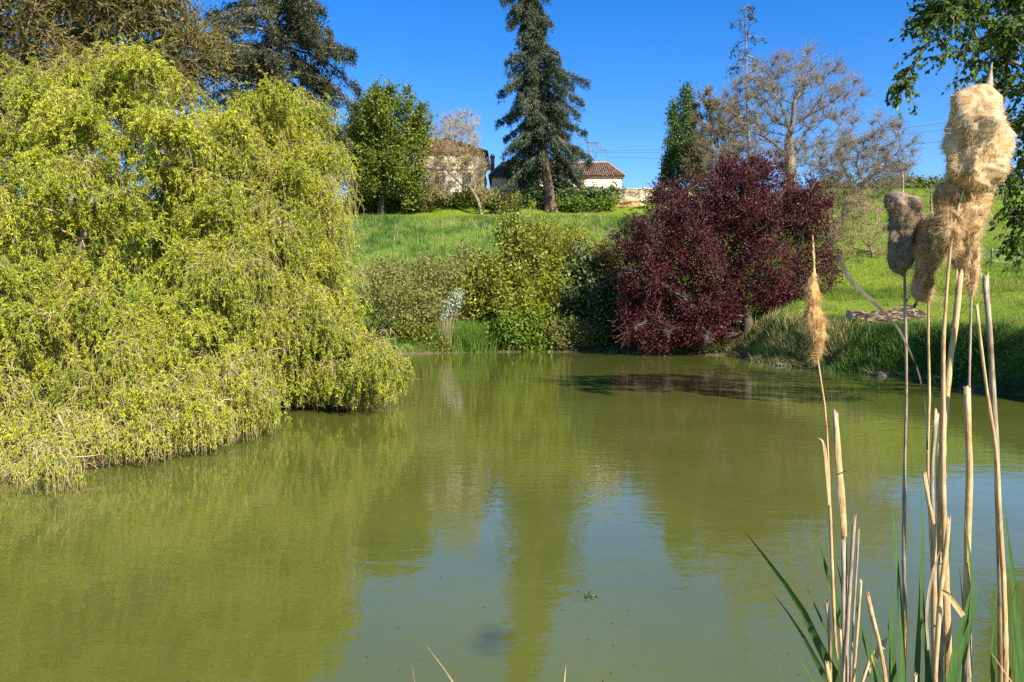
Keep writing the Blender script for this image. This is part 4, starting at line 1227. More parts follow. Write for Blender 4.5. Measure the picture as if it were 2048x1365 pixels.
def earth_heap():
    c = P(1255, 408, 85.8); n = 34
    X, Y = np.meshgrid(np.linspace(-2.3, 2.3, n), np.linspace(-.9, .9, 16))
    g = hgt(c[0] + X, 85.8 + Y)
    h = .34 * np.maximum(0, 1 - (X / 2.25) ** 2 - (Y / .85) ** 2) + .05 * np.sin(X * 7) * np.sin(Y * 9)
    Z = g + np.where((X / 2.3) ** 2 + (Y / .9) ** 2 < .98, h, -.15)
    v = np.stack([c[0] + X, 85.8 + Y, Z], -1).reshape(-1, 3)
    i = np.arange(15)[:, None] * n + np.arange(n - 1)[None]
    f = np.stack([i, i + 1, i + n + 1, i + n], -1).reshape(-1, 4)
    o = mesh_np("earth_heap", v, f, noise_mat("ochre_earth", [(.3, (.34, .17, .06)), (.7, (.55, .32, .14))], 3, bump=.5), None, smooth=True, loc=(c[0], 85.8, c[2]))
    tag(o, "low heap of ochre earth at the foot of the stone wall", "earth heap")
earth_heap()

# ---------------------------------------------------------------- pylon and lines
MAT['steel'] = noise_mat("galvanised_steel", [(.3, (.14, .16, .18)), (.7, (.22, .24, .27))], 2, rough=.5, bump=0)
def pylon(name, label, px, d, top_py, s=1.0):
    top = P(px, top_py, d); x, z = top[0], top[2]
    root = thing(name, label, "pylon", (x, d, 15.0))
    legs = MB()
    zb = 14.5; zw = z - 4.2 * s; wb = 2.4 * s
    for sx in (-1, 1):
        for sy in (-1, 1):
            legs.bar((x + sx * wb, d + sy * wb, zb), (x + sx * .5 * s, d + sy * .5 * s, zw), .11, 4)
            legs.bar((x + sx * .5 * s, d + sy * .5 * s, zw), (x + sx * 1.25 * s, d + sy * .3 * s, z - .6 * s), .09, 4)
    n = 8
    for k in range(n):
        a, b_ = k / n, (k + 1) / n
        wa, wb2 = wb + (.5 * s - wb) * a, wb + (.5 * s - wb) * b_
        za, zb_ = zb + (zw - zb) * a, zb + (zw - zb) * b_
        for sy in (-1, 1):
            legs.bar((x - wa, d + sy * wa, za), (x + wb2, d + sy * wb2, zb_), .055, 4)
            legs.bar((x + wa, d + sy * wa, za), (x - wb2, d + sy * wb2, zb_), .055, 4)
        for sx in (-1, 1):
            legs.bar((x + sx * wa, d - wa, za), (x + sx * wb2, d + wb2, zb_), .055, 4)
    legs.build("tower", MAT['steel'], root)
    arms = MB()
    tips = []
    for dx0, dx1, za in ((-1.3, -3.1, -.2), (1.3, 3.4, -1.7)):
        arms.bar((x + dx0 * s, d, z + za * s), (x + dx1 * s, d, z + za * s - .2), .09, 4)
        arms.bar((x + dx0 * s * .9, d, z + (za + .8) * s), (x + dx1 * s, d, z + za * s - .2), .07, 4)
        for t in (.3, .6): arms.bar((x + (dx0 + (dx1 - dx0) * t) * s, d, z + za * s - .1), (x + (dx0 * .9 + (dx1 - dx0 * .9) * (t + .1)) * s, d, z + (za + .8 * (1 - t - .1)) * s), .05, 4)
        tips.append(np.array([x + dx1 * s, d, z + za * s - .2]))
    arms.bar((x - 1.4 * s, d - .3 * s, z), (x + 1.3 * s, d - .3 * s, z - .1), .08, 4).bar((x - 1.4 * s, d + .3 * s, z), (x + 1.3 * s, d + .3 * s, z - .1), .08, 4)
    for k in range(5): arms.bar((x + (-1.3 + k * .5) * s, d - .3 * s, z), (x + (-1.05 + k * .5) * s, d + .3 * s, z - .7 * s), .045, 4)
    arms.bar((x - 1.25 * s, d, z - .75 * s), (x + 1.25 * s, d, z - .75 * s), .07, 4)
    arms.build("cross_arm", MAT['steel'], root)
    ends = []
    tips.append(np.array([x, d, z - .75 * s]))
    for t in tips:
        i = MB()
        e = t + np.array([0, 0, -1.6 * s])
        i.bar(t, e, .05, 5)
        for k in range(5): i.bar(t + (e - t) * (.25 + k * .15), t + (e - t) * (.25 + k * .15) + np.array([0, 0, -.06]), .13, 8)
        i.build("insulator", MAT['steel'], root)
        ends.append(e)
    return ends
ends = pylon("pylon", "grey lattice power pylon on the skyline behind the barn roof", 1186, 180, 285)
far = [P(2420, 158, 110), P(2430, 176, 110), P(2440, 205, 110)]
for (a, b_, lb) in zip(sorted(ends, key=lambda e: -e[2]), far, ("uppermost of the three power lines crossing the sky", "middle power line of the three crossing the sky", "lowest of the three power lines crossing the sky")):
    t = np.linspace(0, 1, 40)
    p = a[None] * (1 - t[:, None]) + b_[None] * t[:, None]
    p[:, 2] -= 5.5 * 4 * t * (1 - t) * .5
    v, f = tubes([(p, np.full(40, .045))], 5)
    tag(mesh_np("power_line", v, f, MAT['steel'], None, loc=p[0]), lb, "power line", "power lines over the hill")
b2 = far[1]
# ---------------------------------------------------------------- fence
MAT['post_wood'] = noise_mat("post_wood", [(.3, (.16, .13, .09)), (.7, (.36, .31, .23))], 6, (1, 1, .2), bump=.4)
MAT['wire_tape'] = noise_mat("wire_tape", [(.3, (.45, .45, .42)), (.7, (.6, .6, .56))], 3, bump=0)
def fence():
    spots = [ground_at(1855, 46.5), ground_at(1981, 43), ground_at(2120, 40.5), ground_at(2270, 38)]
    root = thing("wire_fence", "post and wire paddock fence on the slope behind the cattails", "fence", spots[0])
    tops = []
    for s in spots:
        m = MB().bar(s + [0, 0, -.3], s + [.02, 0, 1.02], .06, 7, .052)
        m.build("post", MAT['post_wood'], root); tops.append(s)
    for h in (.30, .62, .93):
        ch = []
        for a, b_ in zip(tops[:-1], tops[1:]):
            t = np.linspace(0, 1, 9)[:, None]
            p = (a + [0, -.065, h]) * (1 - t) + (b_ + [0, -.065, h]) * t
            p[:, 2] -= .05 * 4 * (t * (1 - t))[:, 0]
            ch.append((p, np.full(9, .014)))
        v, f = tubes(ch, 4)
        mesh_np("wire", v, f, MAT['wire_tape'], root)
fence()
s = ground_at(1750, 60)
tag(MB().bar(s + [0, 0, -.3], s + [.03, 0, 1.35], .075, 8, .06).bar(s + [.03, 0, 1.35], s + [.035, 0, 1.40], .06, 8, .02).build("fence_post", MAT['post_wood'], None, loc=s), "lone pale wooden post on the slope right of the purple tree", "post")

# ---------------------------------------------------------------- logs, stones, dead wood
MAT['dead_wood'] = noise_mat("dead_wood", [(.40, (.018, .012, .008)), (.50, (.085, .058, .038)), (.64, (.30, .23, .16))], 5, (.35, 2.6, 2.6), bump=1.0, detail=8, bdist=.05)
MAT['cut_wood'] = noise_mat("cut_wood", [(.3, (.30, .21, .13)), (.7, (.55, .45, .33))], 9, bump=.5)
def log_mesh(pts, rads, rng, sides=30, n=60, rough=.24):
    line = chain_line(pts, n)
    R = np.interp(np.linspace(0, 1, n), np.linspace(0, 1, len(rads)), rads)
    v, f = tubes_batch(line[None], R[None], sides)
    v = v.reshape(n, sides, 3)
    sd_ = rng.uniform(0, 50)
    for i in range(n):
        for k in range(sides):
            a = k / sides * 2 * math.pi
            w = mnoise.noise(Vector((math.cos(a) * 1.3 + sd_, math.sin(a) * 1.3, i * .11))) * rough * 1.6 + mnoise.noise(Vector((math.cos(a) * 4 + sd_, math.sin(a) * 4, i * .05))) * rough + mnoise.noise(Vector((math.cos(a) * 9 + sd_, math.sin(a) * 9, i * .09))) * rough * .6
            v[i, k] = line[i] + (v[i, k] - line[i]) * (1 + w)
    caps = []
    v = v.reshape(-1, 3)
    for e, ring in ((0, range(sides)), (n - 1, range((n - 1) * sides, n * sides))):
        pass
    return v, f, line, sides, n
def log_cap(v, sides, start, flip, depth):
    ring = v[start:start + sides]; c = ring.mean(0)
    m = MB(); mid = c + (ring - c) * .55
    vs = list(ring) + list(mid - depth * .5) + [c - depth]
    fs = []
    for k in range(sides):
        k2 = (k + 1) % sides
        fs.append((k, k2, sides + k2, sides + k)); fs.append((sides + k, sides + k2, 2 * sides))
    return m.add(vs, fs)
def log_thing(name, label, pts, rads, seed):
    rng = np.random.default_rng(seed)
    v, f, line, s_, n = log_mesh(pts, rads, rng)
    root = thing(name, label, "log", line[n // 2] * [1, 1, 0] + [0, 0, float(hgt(line[n // 2][:1], line[n // 2][1:2])[0])])
    mesh_np("trunk", v, f, MAT['dead_wood'], root, smooth=True)
    dv = unit(line[0] - line[2])
    log_cap(v, s_, 0, False, dv * .05).build("cut_end", MAT['cut_wood'], root)
    log_cap(v, s_, (n - 1) * s_, True, unit(line[-1] - line[-3]) * .05).build("cut_end", MAT['cut_wood'], root)
    return root
def LP(px, py, d): return P(px, py, d)
log_thing("fallen_log", "thick weathered grey log with a pale split end lying on the lawn", [LP(1697, 632, 29.0), LP(1722, 634, 29.2), LP(1750, 639, 29.5), LP(1800, 646, 30.0), LP(1850, 651, 30.4)], [.20, .28, .27, .22, .12], 5)
rt = log_thing("gnarled_log", "gnarled brown root stump lying against the end of the weathered log", [LP(1778, 638, 30.3), LP(1797, 628, 30.4), LP(1818, 631, 30.5), LP(1850, 639, 30.6), LP(1890, 650, 30.8), LP(1925, 660, 31.0)], [.16, .32, .27, .22, .18, .06], 6)
rng = np.random.default_rng(9)
st = []
for k in range(9):
    c = LP(rng.uniform(1785, 1840), rng.uniform(618, 640), 31.0)
    st.append((chain_line([c, c + rng.normal(size=3) * .15 + [0, -.1, .08], c + rng.normal(size=3) * .28 + [0, -.15, .18]], 6), np.linspace(.07, .015, 6)))
v, f = tubes(st, 6)
mesh_np("root_snag", v, f, MAT['dead_wood'], rt)

MAT['rock'] = noise_mat("rock", [(.3, (.05, .045, .035)), (.7, (.16, .14, .11))], 5, bump=.7)
def rock(label, c, s, seed):
    import bmesh
    bm = bmesh.new(); bmesh.ops.create_icosphere(bm, subdivisions=3, radius=1)
    for q in bm.verts:
        n = mnoise.noise(q.co * 1.3 + Vector((seed * 3.1, 0, 0))) * .5 + mnoise.noise(q.co * 3.5 + Vector((0, seed, 0))) * .18
        q.co = q.co * (1 + n); q.co.x *= s[0]; q.co.y *= s[1]; q.co.z *= s[2]
    me = bpy.data.meshes.new("rock"); bm.to_mesh(me); bm.free()
    o = link_mesh("rock", me, MAT['rock'], None); o.location = [float(a) for a in c]
    tag(o, label, "rock", "stones at the foot of the right bank")
for k, (px, py, d, s, lb) in enumerate([(1758, 752, 24.4, (.24, .17, .12), "largest grey stone at the foot of the shaded right bank"), (1782, 744, 24.9, (.20, .16, .14), "small rounded stone just right of the largest bank stone"),
                                   (1738, 748, 25.2, (.15, .12, .10), "little dark stone left of the largest bank stone"), (1900, 762, 22.6, (.26, .18, .12), "flat stone at the waterline behind the tall cattail stems"), (1560, 733, 29.5, (.22, .16, .08), "pale flat stone by the straw tussocks")]):
    q = P(px, py, d); rock(lb, (q[0], d, max(.02, q[2])), s, k + 1)

def dead_branch(name, label, start, D, L, n, seed, r=.02, mat=None):
    rng = np.random.default_rng(seed)
    root = thing(name, label, "dead branch", start)
    s = strands(rng, np.asarray(start)[None], np.asarray(D, float)[None], np.array([L]), 12, .03, .5)
    v, f = tubes_batch(s, np.linspace(r, r * .4, 12)[None], 6)
    mesh_np("limb", v, f, mat or MAT['twig_grey'], root)
    c, tg, idx, q = along(rng, s, n, .15, 1)
    t = strands(rng, c, tg + rand_unit(rng, n) * 1.1, L * rng.uniform(.15, .5, n), 7, .05, .7)
    v, f = tubes_batch(t, np.linspace(r * .5, r * .15, 7)[None] * np.ones((n, 1)), 4)
    mesh_np("twigs", v, f, mat or MAT['twig_grey'], root)
q = P(2060, 765, 18.4)
dead_branch("dead_branch", "pale dead branch trailing into the water at the right edge", (q[0], q[1], .45), (-.9, -.2, -.25), 1.3, 16, 3)
for k, (px, py, d, lb) in enumerate([(1330, 662, 36.4, "grey dead branch hanging low under the purple tree's left side"), (1420, 655, 36.2, "grey dead branch reaching over the water under the purple tree's middle"), (1290, 640, 36.6, "bare grey branch sticking out at the purple tree's lower left corner")]):
    q = P(px, py, d)
    dead_branch("dead_branch", lb, q, (-.6 + .3 * k, -.6, -.1), 1.5, 34, 30 + k, .014, MAT['twig_plum'])

# ---------------------------------------------------------------- grass
r_ = np.random.default_rng(91)
def grass(name, label, n, sampler, h, w, lean, mat, t0, seg=2, tvar=.18, patch=.3, kind='stuff', droop=.3):
    B = sampler(n)
    d = B[:, 1]
    H = h * r_.uniform(.45, 1.25, len(B))
    a = r_.uniform(0, 2 * math.pi, len(B))
    ln = np.stack([np.cos(a), np.sin(a)], 1) * (H * lean * r_.uniform(.2, 1.3, len(B)))[:, None]
    Wd = np.maximum(w, d * .00042)
    v, f = blade_strips(r_, B, H, ln, Wd, droop, seg)
    pt = patch * (np.sin(B[:, 0] * .5 + 1.3 * np.sin(B[:, 1] * .31)) * np.sin(B[:, 1] * .43 + .7 * np.sin(B[:, 0] * .8))) + .12 * np.sin(B[:, 0] * 2.3 + B[:, 1]) * np.sin(B[:, 1] * 1.9)
    tint = np.repeat(np.clip(r_.normal(t0, tvar, len(B)) + pt, 0, 1), seg)
    o = mesh_np(name, v, f, mat, None, tint=tint)
    tag(o, label, None, None, kind)
def sampler(y0, y1, xf, keep, p=1.0):
    def go(n):
        out = []
        tot = 0
        while tot < n:
            m = n * 2
            y = y0 + (y1 - y0) * r_.uniform(0, 1, m) ** p
            x0, x1 = xf(y)
            x = x0 + (x1 - x0) * r_.uniform(0, 1, m)
            z = hgt(x, y); d = pond_dist(x, y)
            k = keep(x, y, d)
            out.append(np.stack([x[k], y[k], z[k] - .02], 1)); tot += int(k.sum())
        return np.concatenate(out)[:n]
    return go
def rightish(x, y): return x / np.maximum(y, 1) > .30
grass("meadow_grass", "bright green meadow grass on the slope below the house", 120000, sampler(43.5, 78.3, lambda y: (-.34 * y, .22 * y), lambda x, y, d: d > 1.5, .9), .40, .012, .5, MAT['grass_meadow'], .48, patch=.36, tvar=.22)
grass("hill_grass", "green pasture grass on the hillside at the right", 90000, sampler(36, 98, lambda y: (.20 * y, .75 * y), lambda x, y, d: d > 1.0, 1.3), .26, .012, .6, MAT['grass_lawn'], .32, patch=.34, tvar=.22)
grass("lawn_grass", "short sunlit lawn grass around the logs", 90000, sampler(18, 44, lambda y: (.22 * y, .80 * y), lambda x, y, d: (d > 1.1), 1.1), .10, .009, .8, MAT['grass_lawn'], .52, patch=.40)
grass("terrace_grass", "short mown grass on the terrace before the house", 50000, sampler(77.8, 87, lambda y: (-.30 * y, .25 * y), lambda x, y, d: d > 1, 1.0), .09, .02, .8, MAT['grass_lawn'], .62, patch=.15)
def clustered(base, k, spread):
    def go(n):
        c = base(max(1, n // k)); i = r_.integers(0, len(c), n)
        B = c[i] + np.concatenate([r_.normal(size=(n, 2)) * spread, np.zeros((n, 1))], 1)
        B[:, 2] = hgt(B[:, 0], B[:, 1]) - .02
        return B
    return go
in_meadow = sampler(44, 78, lambda y: (-.34 * y, .22 * y), lambda x, y, d: d > 2.0, .9)
on_right = sampler(24, 90, lambda y: (.26 * y, .75 * y), lambda x, y, d: d > 2.5, 1.2)
grass("meadow_tufts", "darker taller tufts scattered through the meadow grass", 16000, clustered(in_meadow, 55, .22), .62, .014, .5, MAT['grass_bank'], .45, patch=.1)
grass("dry_stems", "straw coloured dead stems scattered over the slopes", 5000, clustered(in_meadow, 14, .4), .7, .012, .4, MAT['dry_reed'], .45, patch=.1)
grass("slope_tufts", "rough tufts and dry patches on the right hand slope", 15000, clustered(on_right, 60, .25), .38, .012, .6, MAT['sedge'], .42, patch=.25)
grass("bank_grass", "long rough grass clothing the pond's right bank", 36000, sampler(14, 31, lambda y: (10.2 + 0 * y, 16 + 0 * y), lambda x, y, d: (d > -.05) & (d < 2.0 + .6 * np.sin(y * 1.7)), 1.0), .30, .011, .8, MAT['grass_bank'], .48, 3, droop=.5)
grass("shore_grass", "rough grass along the pond's far bank", 26000, sampler(37, 44.5, lambda y: (-9 + 0 * y, 12.5 + 0 * y), lambda x, y, d: (d > .1), 1.0), .40, .016, .7, MAT['grass_bank'], .55, 3)
tuss = [(1486, 36.9, 1.0, "pale straw sedge tussock at the bank's far tip nearest the purple tree"), (1522, 35.0, 1.05, "green topped sedge tussock second along the bank from the purple tree"), (1556, 32.2, 1.0, "wide sedge tussock with straw skirts beside the flat stone"),
        (1590, 30.3, .95, "straw footed sedge tussock standing left of the slim golden cattail"), (1622, 29.0, .9, "tussock directly behind the slim golden cattail's head"), (1672, 27.9, .95, "dark green sedge tussock right of the slim golden cattail"), (1718, 26.6, .95, "shaded tussock above the little dark bank stone"),
        (1790, 25.2, .95, "shaded tussock above the largest bank stone"), (1868, 23.6, .9, "tall shaded tussock behind the crowd of dry stems"), (1960, 20.8, .9, "shaded tussock behind the stems nearest the right edge")]
for k, (px, d, h, lb) in enumerate(tuss):
    x = P(px, 600, d)[0]
    for _ in range(40):
        if float(pond_dist(np.array([x]), np.array([d]))[0]) > .25: break
        x += .12
    reeds("sedge_tussock", lb, (x, d, 0), 900, (.42, .42), h * (.62 if k < 3 else .72), MAT['sedge'] if k < 6 else MAT['grass_bank'], r_, .018, .75, "sedge tussocks along the right bank", "tussock", .75, t0=(.66 if k < 6 else .5))
# ---------------------------------------------------------------- cattails at the photographer's feet
def straw_mat(name, stops, rough=.55, spec=.3):
    m, t, out = new_mat(name)
    mp = coords(t, (1, 1, .035))
    n = tex_noise(t, mp, 420, 5, .6); mp2 = coords(t, (1, 1, .35)); n2 = tex_noise(t, mp2, 34, 6, .7, .8)
    r = ramp(t, stops)
    a = t.nodes.new('ShaderNodeMath'); a.operation = 'MULTIPLY_ADD'; a.inputs[1].default_value = .36
    b = t.nodes.new('ShaderNodeMath'); b.operation = 'MULTIPLY'; b.inputs[1].default_value = .72
    t.links.new(n2.outputs['Fac'], b.inputs[0]); t.links.new(n.outputs['Fac'], a.inputs[0]); t.links.new(b.outputs[0], a.inputs[2])
    t.links.new(a.outputs[0], r.inputs[0])
    p = t.nodes.new('ShaderNodeBsdfPrincipled'); p.inputs['Roughness'].default_value = rough; p.inputs['Specular IOR Level'].default_value = spec
    bp = t.nodes.new('ShaderNodeBump'); bp.inputs['Strength'].default_value = .5; bp.inputs['Distance'].default_value = .0015
    t.links.new(n.outputs['Fac'], bp.inputs['Height']); t.links.new(bp.outputs[0], p.inputs['Normal'])
    t.links.new(r.outputs[0], p.inputs['Base Color']); t.links.new(p.outputs[0], out.inputs['Surface'])
    return m
MAT['straw'] = straw_mat("dry_straw", [(.34, (.10, .06, .028)), (.44, (.29, .17, .075)), (.54, (.46, .31, .15)), (.68, (.62, .47, .28))])
MAT['straw_grey'] = straw_mat("grey_straw", [(.34, (.05, .038, .028)), (.46, (.17, .125, .085)), (.57, (.32, .25, .175)), (.72, (.48, .40, .31))])
MAT['fluff'] = leaf_mat("seed_fluff", [(0, (.30, .165, .07)), (.4, (.62, .42, .21)), (.7, (.80, .62, .40)), (1, (.88, .77, .60))], .4, rough=.9, spec=.1)
MAT['fluff_gold'] = leaf_mat("golden_fluff", [(0, (.32, .17, .055)), (.45, (.64, .41, .17)), (1, (.82, .64, .38))], .4, rough=.9, spec=.1)
MAT['fluff_grey'] = leaf_mat("grey_fluff", [(0, (.12, .085, .06)), (.45, (.29, .22, .165)), (1, (.52, .43, .34))], .3, rough=.9, spec=.1)

def leaf_two_tone():
    m, t, out = new_mat("cattail_leaf")
    mp = coords(t, (1, 1, .04)); n = tex_noise(t, mp, 300, 4)
    r = ramp(t, [(.3, (.045, .10, .03)), (.6, (.085, .17, .042)), (.8, (.13, .22, .06))])
    t.links.new(n.outputs['Fac'], r.inputs[0])
    p = t.nodes.new('ShaderNodeBsdfPrincipled'); p.inputs['Roughness'].default_value = .38; p.inputs['Specular IOR Level'].default_value = .45
    tr = t.nodes.new('ShaderNodeBsdfTranslucent'); mx = t.nodes.new('ShaderNodeMixShader'); mx.inputs[0].default_value = .3
    t.links.new(r.outputs[0], p.inputs['Base Color']); t.links.new(r.outputs[0], tr.inputs['Color'])
    t.links.new(p.outputs[0], mx.inputs[1]); t.links.new(tr.outputs[0], mx.inputs[2]); t.links.new(mx.outputs[0], out.inputs['Surface'])
    return m
MAT['cattail_leaf'] = leaf_two_tone()
MAT['dark_leaf'] = straw_mat("dark_dead_leaf", [(.34, (.02, .017, .014)), (.5, (.05, .045, .038)), (.72, (.13, .115, .095))], .85, .08)
r_ = np.random.default_rng(101)

def px_chain(pts, d, n, foot=True, foot_x=None):
    w = [P(x, y, d + (q[0] if q else 0)) for x, y, *q in pts]
    if foot:
        l = w[-1]; pv = w[-2]
        k = l + (l - pv) / max(pv[2] - l[2], .02) * l[2] * .35
        w.append(np.array([k[0] if foot_x is None else foot_x, d, -.08]))
    return chain_line(w, n)

def stem_part(name, line, radii, mat, parent, cap=True, sides=10, flat=.8):
    n = len(line)
    R = np.interp(np.linspace(0, 1, n), np.linspace(0, 1, len(radii)), radii)
    R = R * (1 + .05 * np.sin(np.arange(n) * 1.7) + .05 * r_.normal(size=n))
    v, f = tubes_batch(line[None], R[None], sides)
    if cap:
        ring = v[:sides].copy(); c = ring.mean(0)
        jag = ring + np.array([0, 0, 1.0]) * r_.uniform(-1.2, 2.6, (sides, 1)) * R[0]
        v[:sides] = jag
        k = len(v)
        inner = c + (ring - c) * .25 - np.array([0, 0, R[0] * .5])
        v = np.concatenate([v, inner, (c - np.array([0, 0, R[0] * .6]))[None].repeat(1, 0)])
        i = np.arange(sides); i2 = (i + 1) % sides
        f = np.concatenate([f, np.stack([i2, i, k + i, k + i2], 1), np.stack([k + i2, k + i, np.full(sides, k + sides), np.full(sides, k + sides)], 1)[:, [0, 1, 2, 3]]])
        f = f[np.array([len(set(q)) == 4 for q in f.tolist()])]
    return mesh_np(name, v, f, mat, parent, smooth=True)

def sheath(line, i0, i1, r, side, mat, parent, lift=1.0):
    """A dry leaf base wrapped half round the stem, its broken tip standing off."""
    seg = line[i0:i1]
    n = len(seg)
    if n < 4: return
    t = np.linspace(0, 1, n)
    off = np.array([side[0], side[1], 0.0])
    off = off / np.linalg.norm(off)
    across = np.array([-off[1], off[0], 0])
    rows = []
    for k in range(n):
        wd = r * (1.35 + .12 * r_.normal()) * (1 - (1 - t[k]) ** 6 * .75)
        push = r * (.35 + lift * 2.2 * max(0, .35 - t[k]) ** 1.2)
        for a in np.linspace(-1.35, 1.35, 6):
            rows.append(seg[k] + off * (math.cos(a) * wd + push - wd * .3) + across * math.sin(a) * wd)
    v = np.array(rows)
    b = np.arange(n - 1)[:, None] * 6 + np.arange(5)[None]
    f = np.stack([b, b + 1, b + 7, b + 6], -1).reshape(-1, 4)
    return mesh_np("dry_sheath", v, f, mat, parent, smooth=True)

def fluff(pts, d, mat, parent, rng, n_f, flen, name="seed_head", rough=.2, down=.6, tshift=0.0, wide=1.0):
    """Burst seed head: lumpy core plus thousands of fine seed hairs. pts (px, py, radius px)."""
    ctl = np.array([P(x, y, d) for x, y, r in pts]); rr = np.array([M(r, d) for x, y, r in pts]) * wide
    s = np.concatenate([[0], np.cumsum(np.linalg.norm(np.diff(ctl, axis=0), axis=1))])
    n, sides = 64, 44
    line = chain_line(ctl, n)
    R = np.interp(np.linspace(0, s[-1], n), s, rr)
    v, f = tubes_batch(line[None], R[None], sides)
    v = v.reshape(n, sides, 3)
    o = rng.uniform(0, 40)
    U = np.empty_like(v)
    tn = np.empty((n, sides))
    for i in range(n):
        for k in range(sides):
            p = v[i, k]; u = (p - line[i]) / max(R[i], 1e-6)
            q = Vector(p * np.array([30, 30, 17]) + o); q2 = Vector(p * np.array([80, 80, 24]) + o); q3 = Vector(p * 230)
            w = mnoise.noise(q) * rough * 1.2 + (.35 - abs(mnoise.noise(q2))) * rough * .75 + mnoise.noise(q3) * rough * .22
            v[i, k] = line[i] + u * R[i] * (.74 + w * 1.6)
            U[i, k] = u
            tn[i, k] = mnoise.noise(Vector(p * 60 + 7 + o)) * .45 + mnoise.noise(Vector(p * 160 + o)) * .3
    vf = v.reshape(-1, 3)
    tface = np.clip(.42 + tshift + tn[:-1] .reshape(-1) * .8 + rng.normal(size=f.shape[0]) * .05, 0, 1)
    # fibres
    w = R[:-1] * 1.0 + 1e-4; w = w / w.sum()
    i = rng.choice(n - 1, n_f, p=w); k = rng.integers(0, sides, n_f)
    h = rng.uniform(0, 1, (n_f, 1)); g = rng.uniform(0, 1, (n_f, 1)); k2 = (k + 1) % sides
    base = (v[i, k] * (1 - h) + v[i + 1, k] * h) * (1 - g) + (v[i, k2] * (1 - h) + v[i + 1, k2] * h) * g
    u = unit(U[i, k])
    tg = unit(line[np.minimum(i + 1, n - 1)] - line[i])
    sw = np.array([[mnoise.noise(Vector(p * 42 + 3)), mnoise.noise(Vector(p * 42 + 13)), mnoise.noise(Vector(p * 42 + 23))] for p in base])
    D = unit(u * .42 + tg * down * rng.uniform(.1, 1.2, (n_f, 1)) + sw * 1.3 + rng.normal(size=(n_f, 3)) * .3)
    L = flen * .34 * rng.uniform(.4, 1.3, n_f) * (1 + 2.2 * (rng.uniform(0, 1, n_f) > .88))
    m1 = base + D * L[:, None] * .5 - u * .0015
    D2 = unit(D - u * .25 + tg * .35 + rng.normal(size=(n_f, 3)) * .6)
    e = m1 + D2 * L[:, None] * .5
    S = unit(np.cross(D, rand_unit(rng, n_f)))
    wd = (.00024 * rng.uniform(.6, 1.3, n_f))[:, None]
    base = base - u * .0015
    vv = np.stack([base - S * wd, base + S * wd, m1 + S * wd * .7, m1 - S * wd * .7, e + S * wd * .25, e - S * wd * .25], 1).reshape(-1, 3)
    b6 = (np.arange(n_f) * 6)[:, None]
    ff = np.concatenate([np.concatenate([b6, b6 + 1, b6 + 2, b6 + 3], 1)[:, None], np.concatenate([b6 + 3, b6 + 2, b6 + 4, b6 + 5], 1)[:, None]], 1).reshape(-1, 4)
    tf = np.clip(.55 + tshift + tn[i, k] * .8 + rng.normal(size=n_f) * .16, 0, 1)
    V, Fc = join([(vf, f), (vv, ff)])
    return mesh_np(name, V, Fc, mat, parent, tint=np.concatenate([tface, np.repeat(tf, 2)]))

def spike(pts, d, mat, parent):
    line = chain_line([P(x, y, d) for x, y, r in pts], 16)
    R = np.interp(np.linspace(0, 1, 16), np.linspace(0, 1, len(pts)), [M(r, d) for x, y, r in pts])
    v, f = tubes_batch(line[None], R[None], 8)
    v = v + r_.normal(size=v.shape) * .0006
    return mesh_np("spike", v, f, mat, parent)

def cattail(label, pts, d, wpx, mat, name="cattail", cat="cattail", sheaths=(), cap=True, foot_x=None, heads=(), sp=None, group=None):
    n = 46
    line = px_chain(pts, d, n, True, foot_x)
    base = line[-1].copy(); base[2] = 0.0
    root = thing(name, label, cat, base, group)
    rad_ = [M(w * .45, d) for w in wpx]
    stem_part("stem", line, rad_, mat, root, cap)
    for t0, t1, sd_, lift, mk in sheaths:
        i0, i1 = int(t0 * (n - 1)), int(t1 * (n - 1)) + 1
        r = np.interp(t0, np.linspace(0, 1, len(rad_)), rad_)
        fine = chain_line(line[i0:i1], max(8, (i1 - i0) * 2))
        sheath(fine, 0, len(fine), r * 1.12, sd_, MAT[mk], root, lift)
    for h in heads: fluff(h[0], d + h[5] if len(h) > 5 else d, MAT[h[1]], root, r_, h[2], h[3], tshift=h[4] if len(h) > 4 else 0, rough=h[6] if len(h) > 6 else .2, wide=h[7] if len(h) > 7 else 1.0)
    if sp: spike(sp[0], d, MAT[sp[1]], root)
    return root

C_ = "dry cattail stems at the pond's near edge"
# the four fluffy cattails
cattail("slim golden cattail with a narrow shaggy head, leftmost of the fluffy ones", [(1629, 545), (1632, 640), (1635, 720), (1647, 790), (1654, 866), (1660, 1020), (1664, 1123), (1669, 1251), (1675, 1365)], 1.34, [3, 5, 8, 10, 11, 11], MAT['straw'],
        sheaths=[(.17, .36, (-.5, -1), .7, 'straw'), (.36, .60, (.7, -1), .3, 'straw'), (.50, .75, (-1, -.6), .4, 'straw')], cap=False, group=C_,
        heads=[([(1628, 546, 3), (1625, 562, 10), (1621, 580, 14), (1622, 600, 13), (1625, 613, 9), (1628, 630, 15), (1630, 650, 16), (1631, 672, 14), (1631, 690, 12), (1632, 706, 10), (1634, 724, 3)], 'fluff_gold', 18000, .016, 0, 0, .36, 1.22)],
        sp=([(1626, 472, 1.2), (1627, 510, 2.2), (1628, 552, 3.2)], 'straw'))
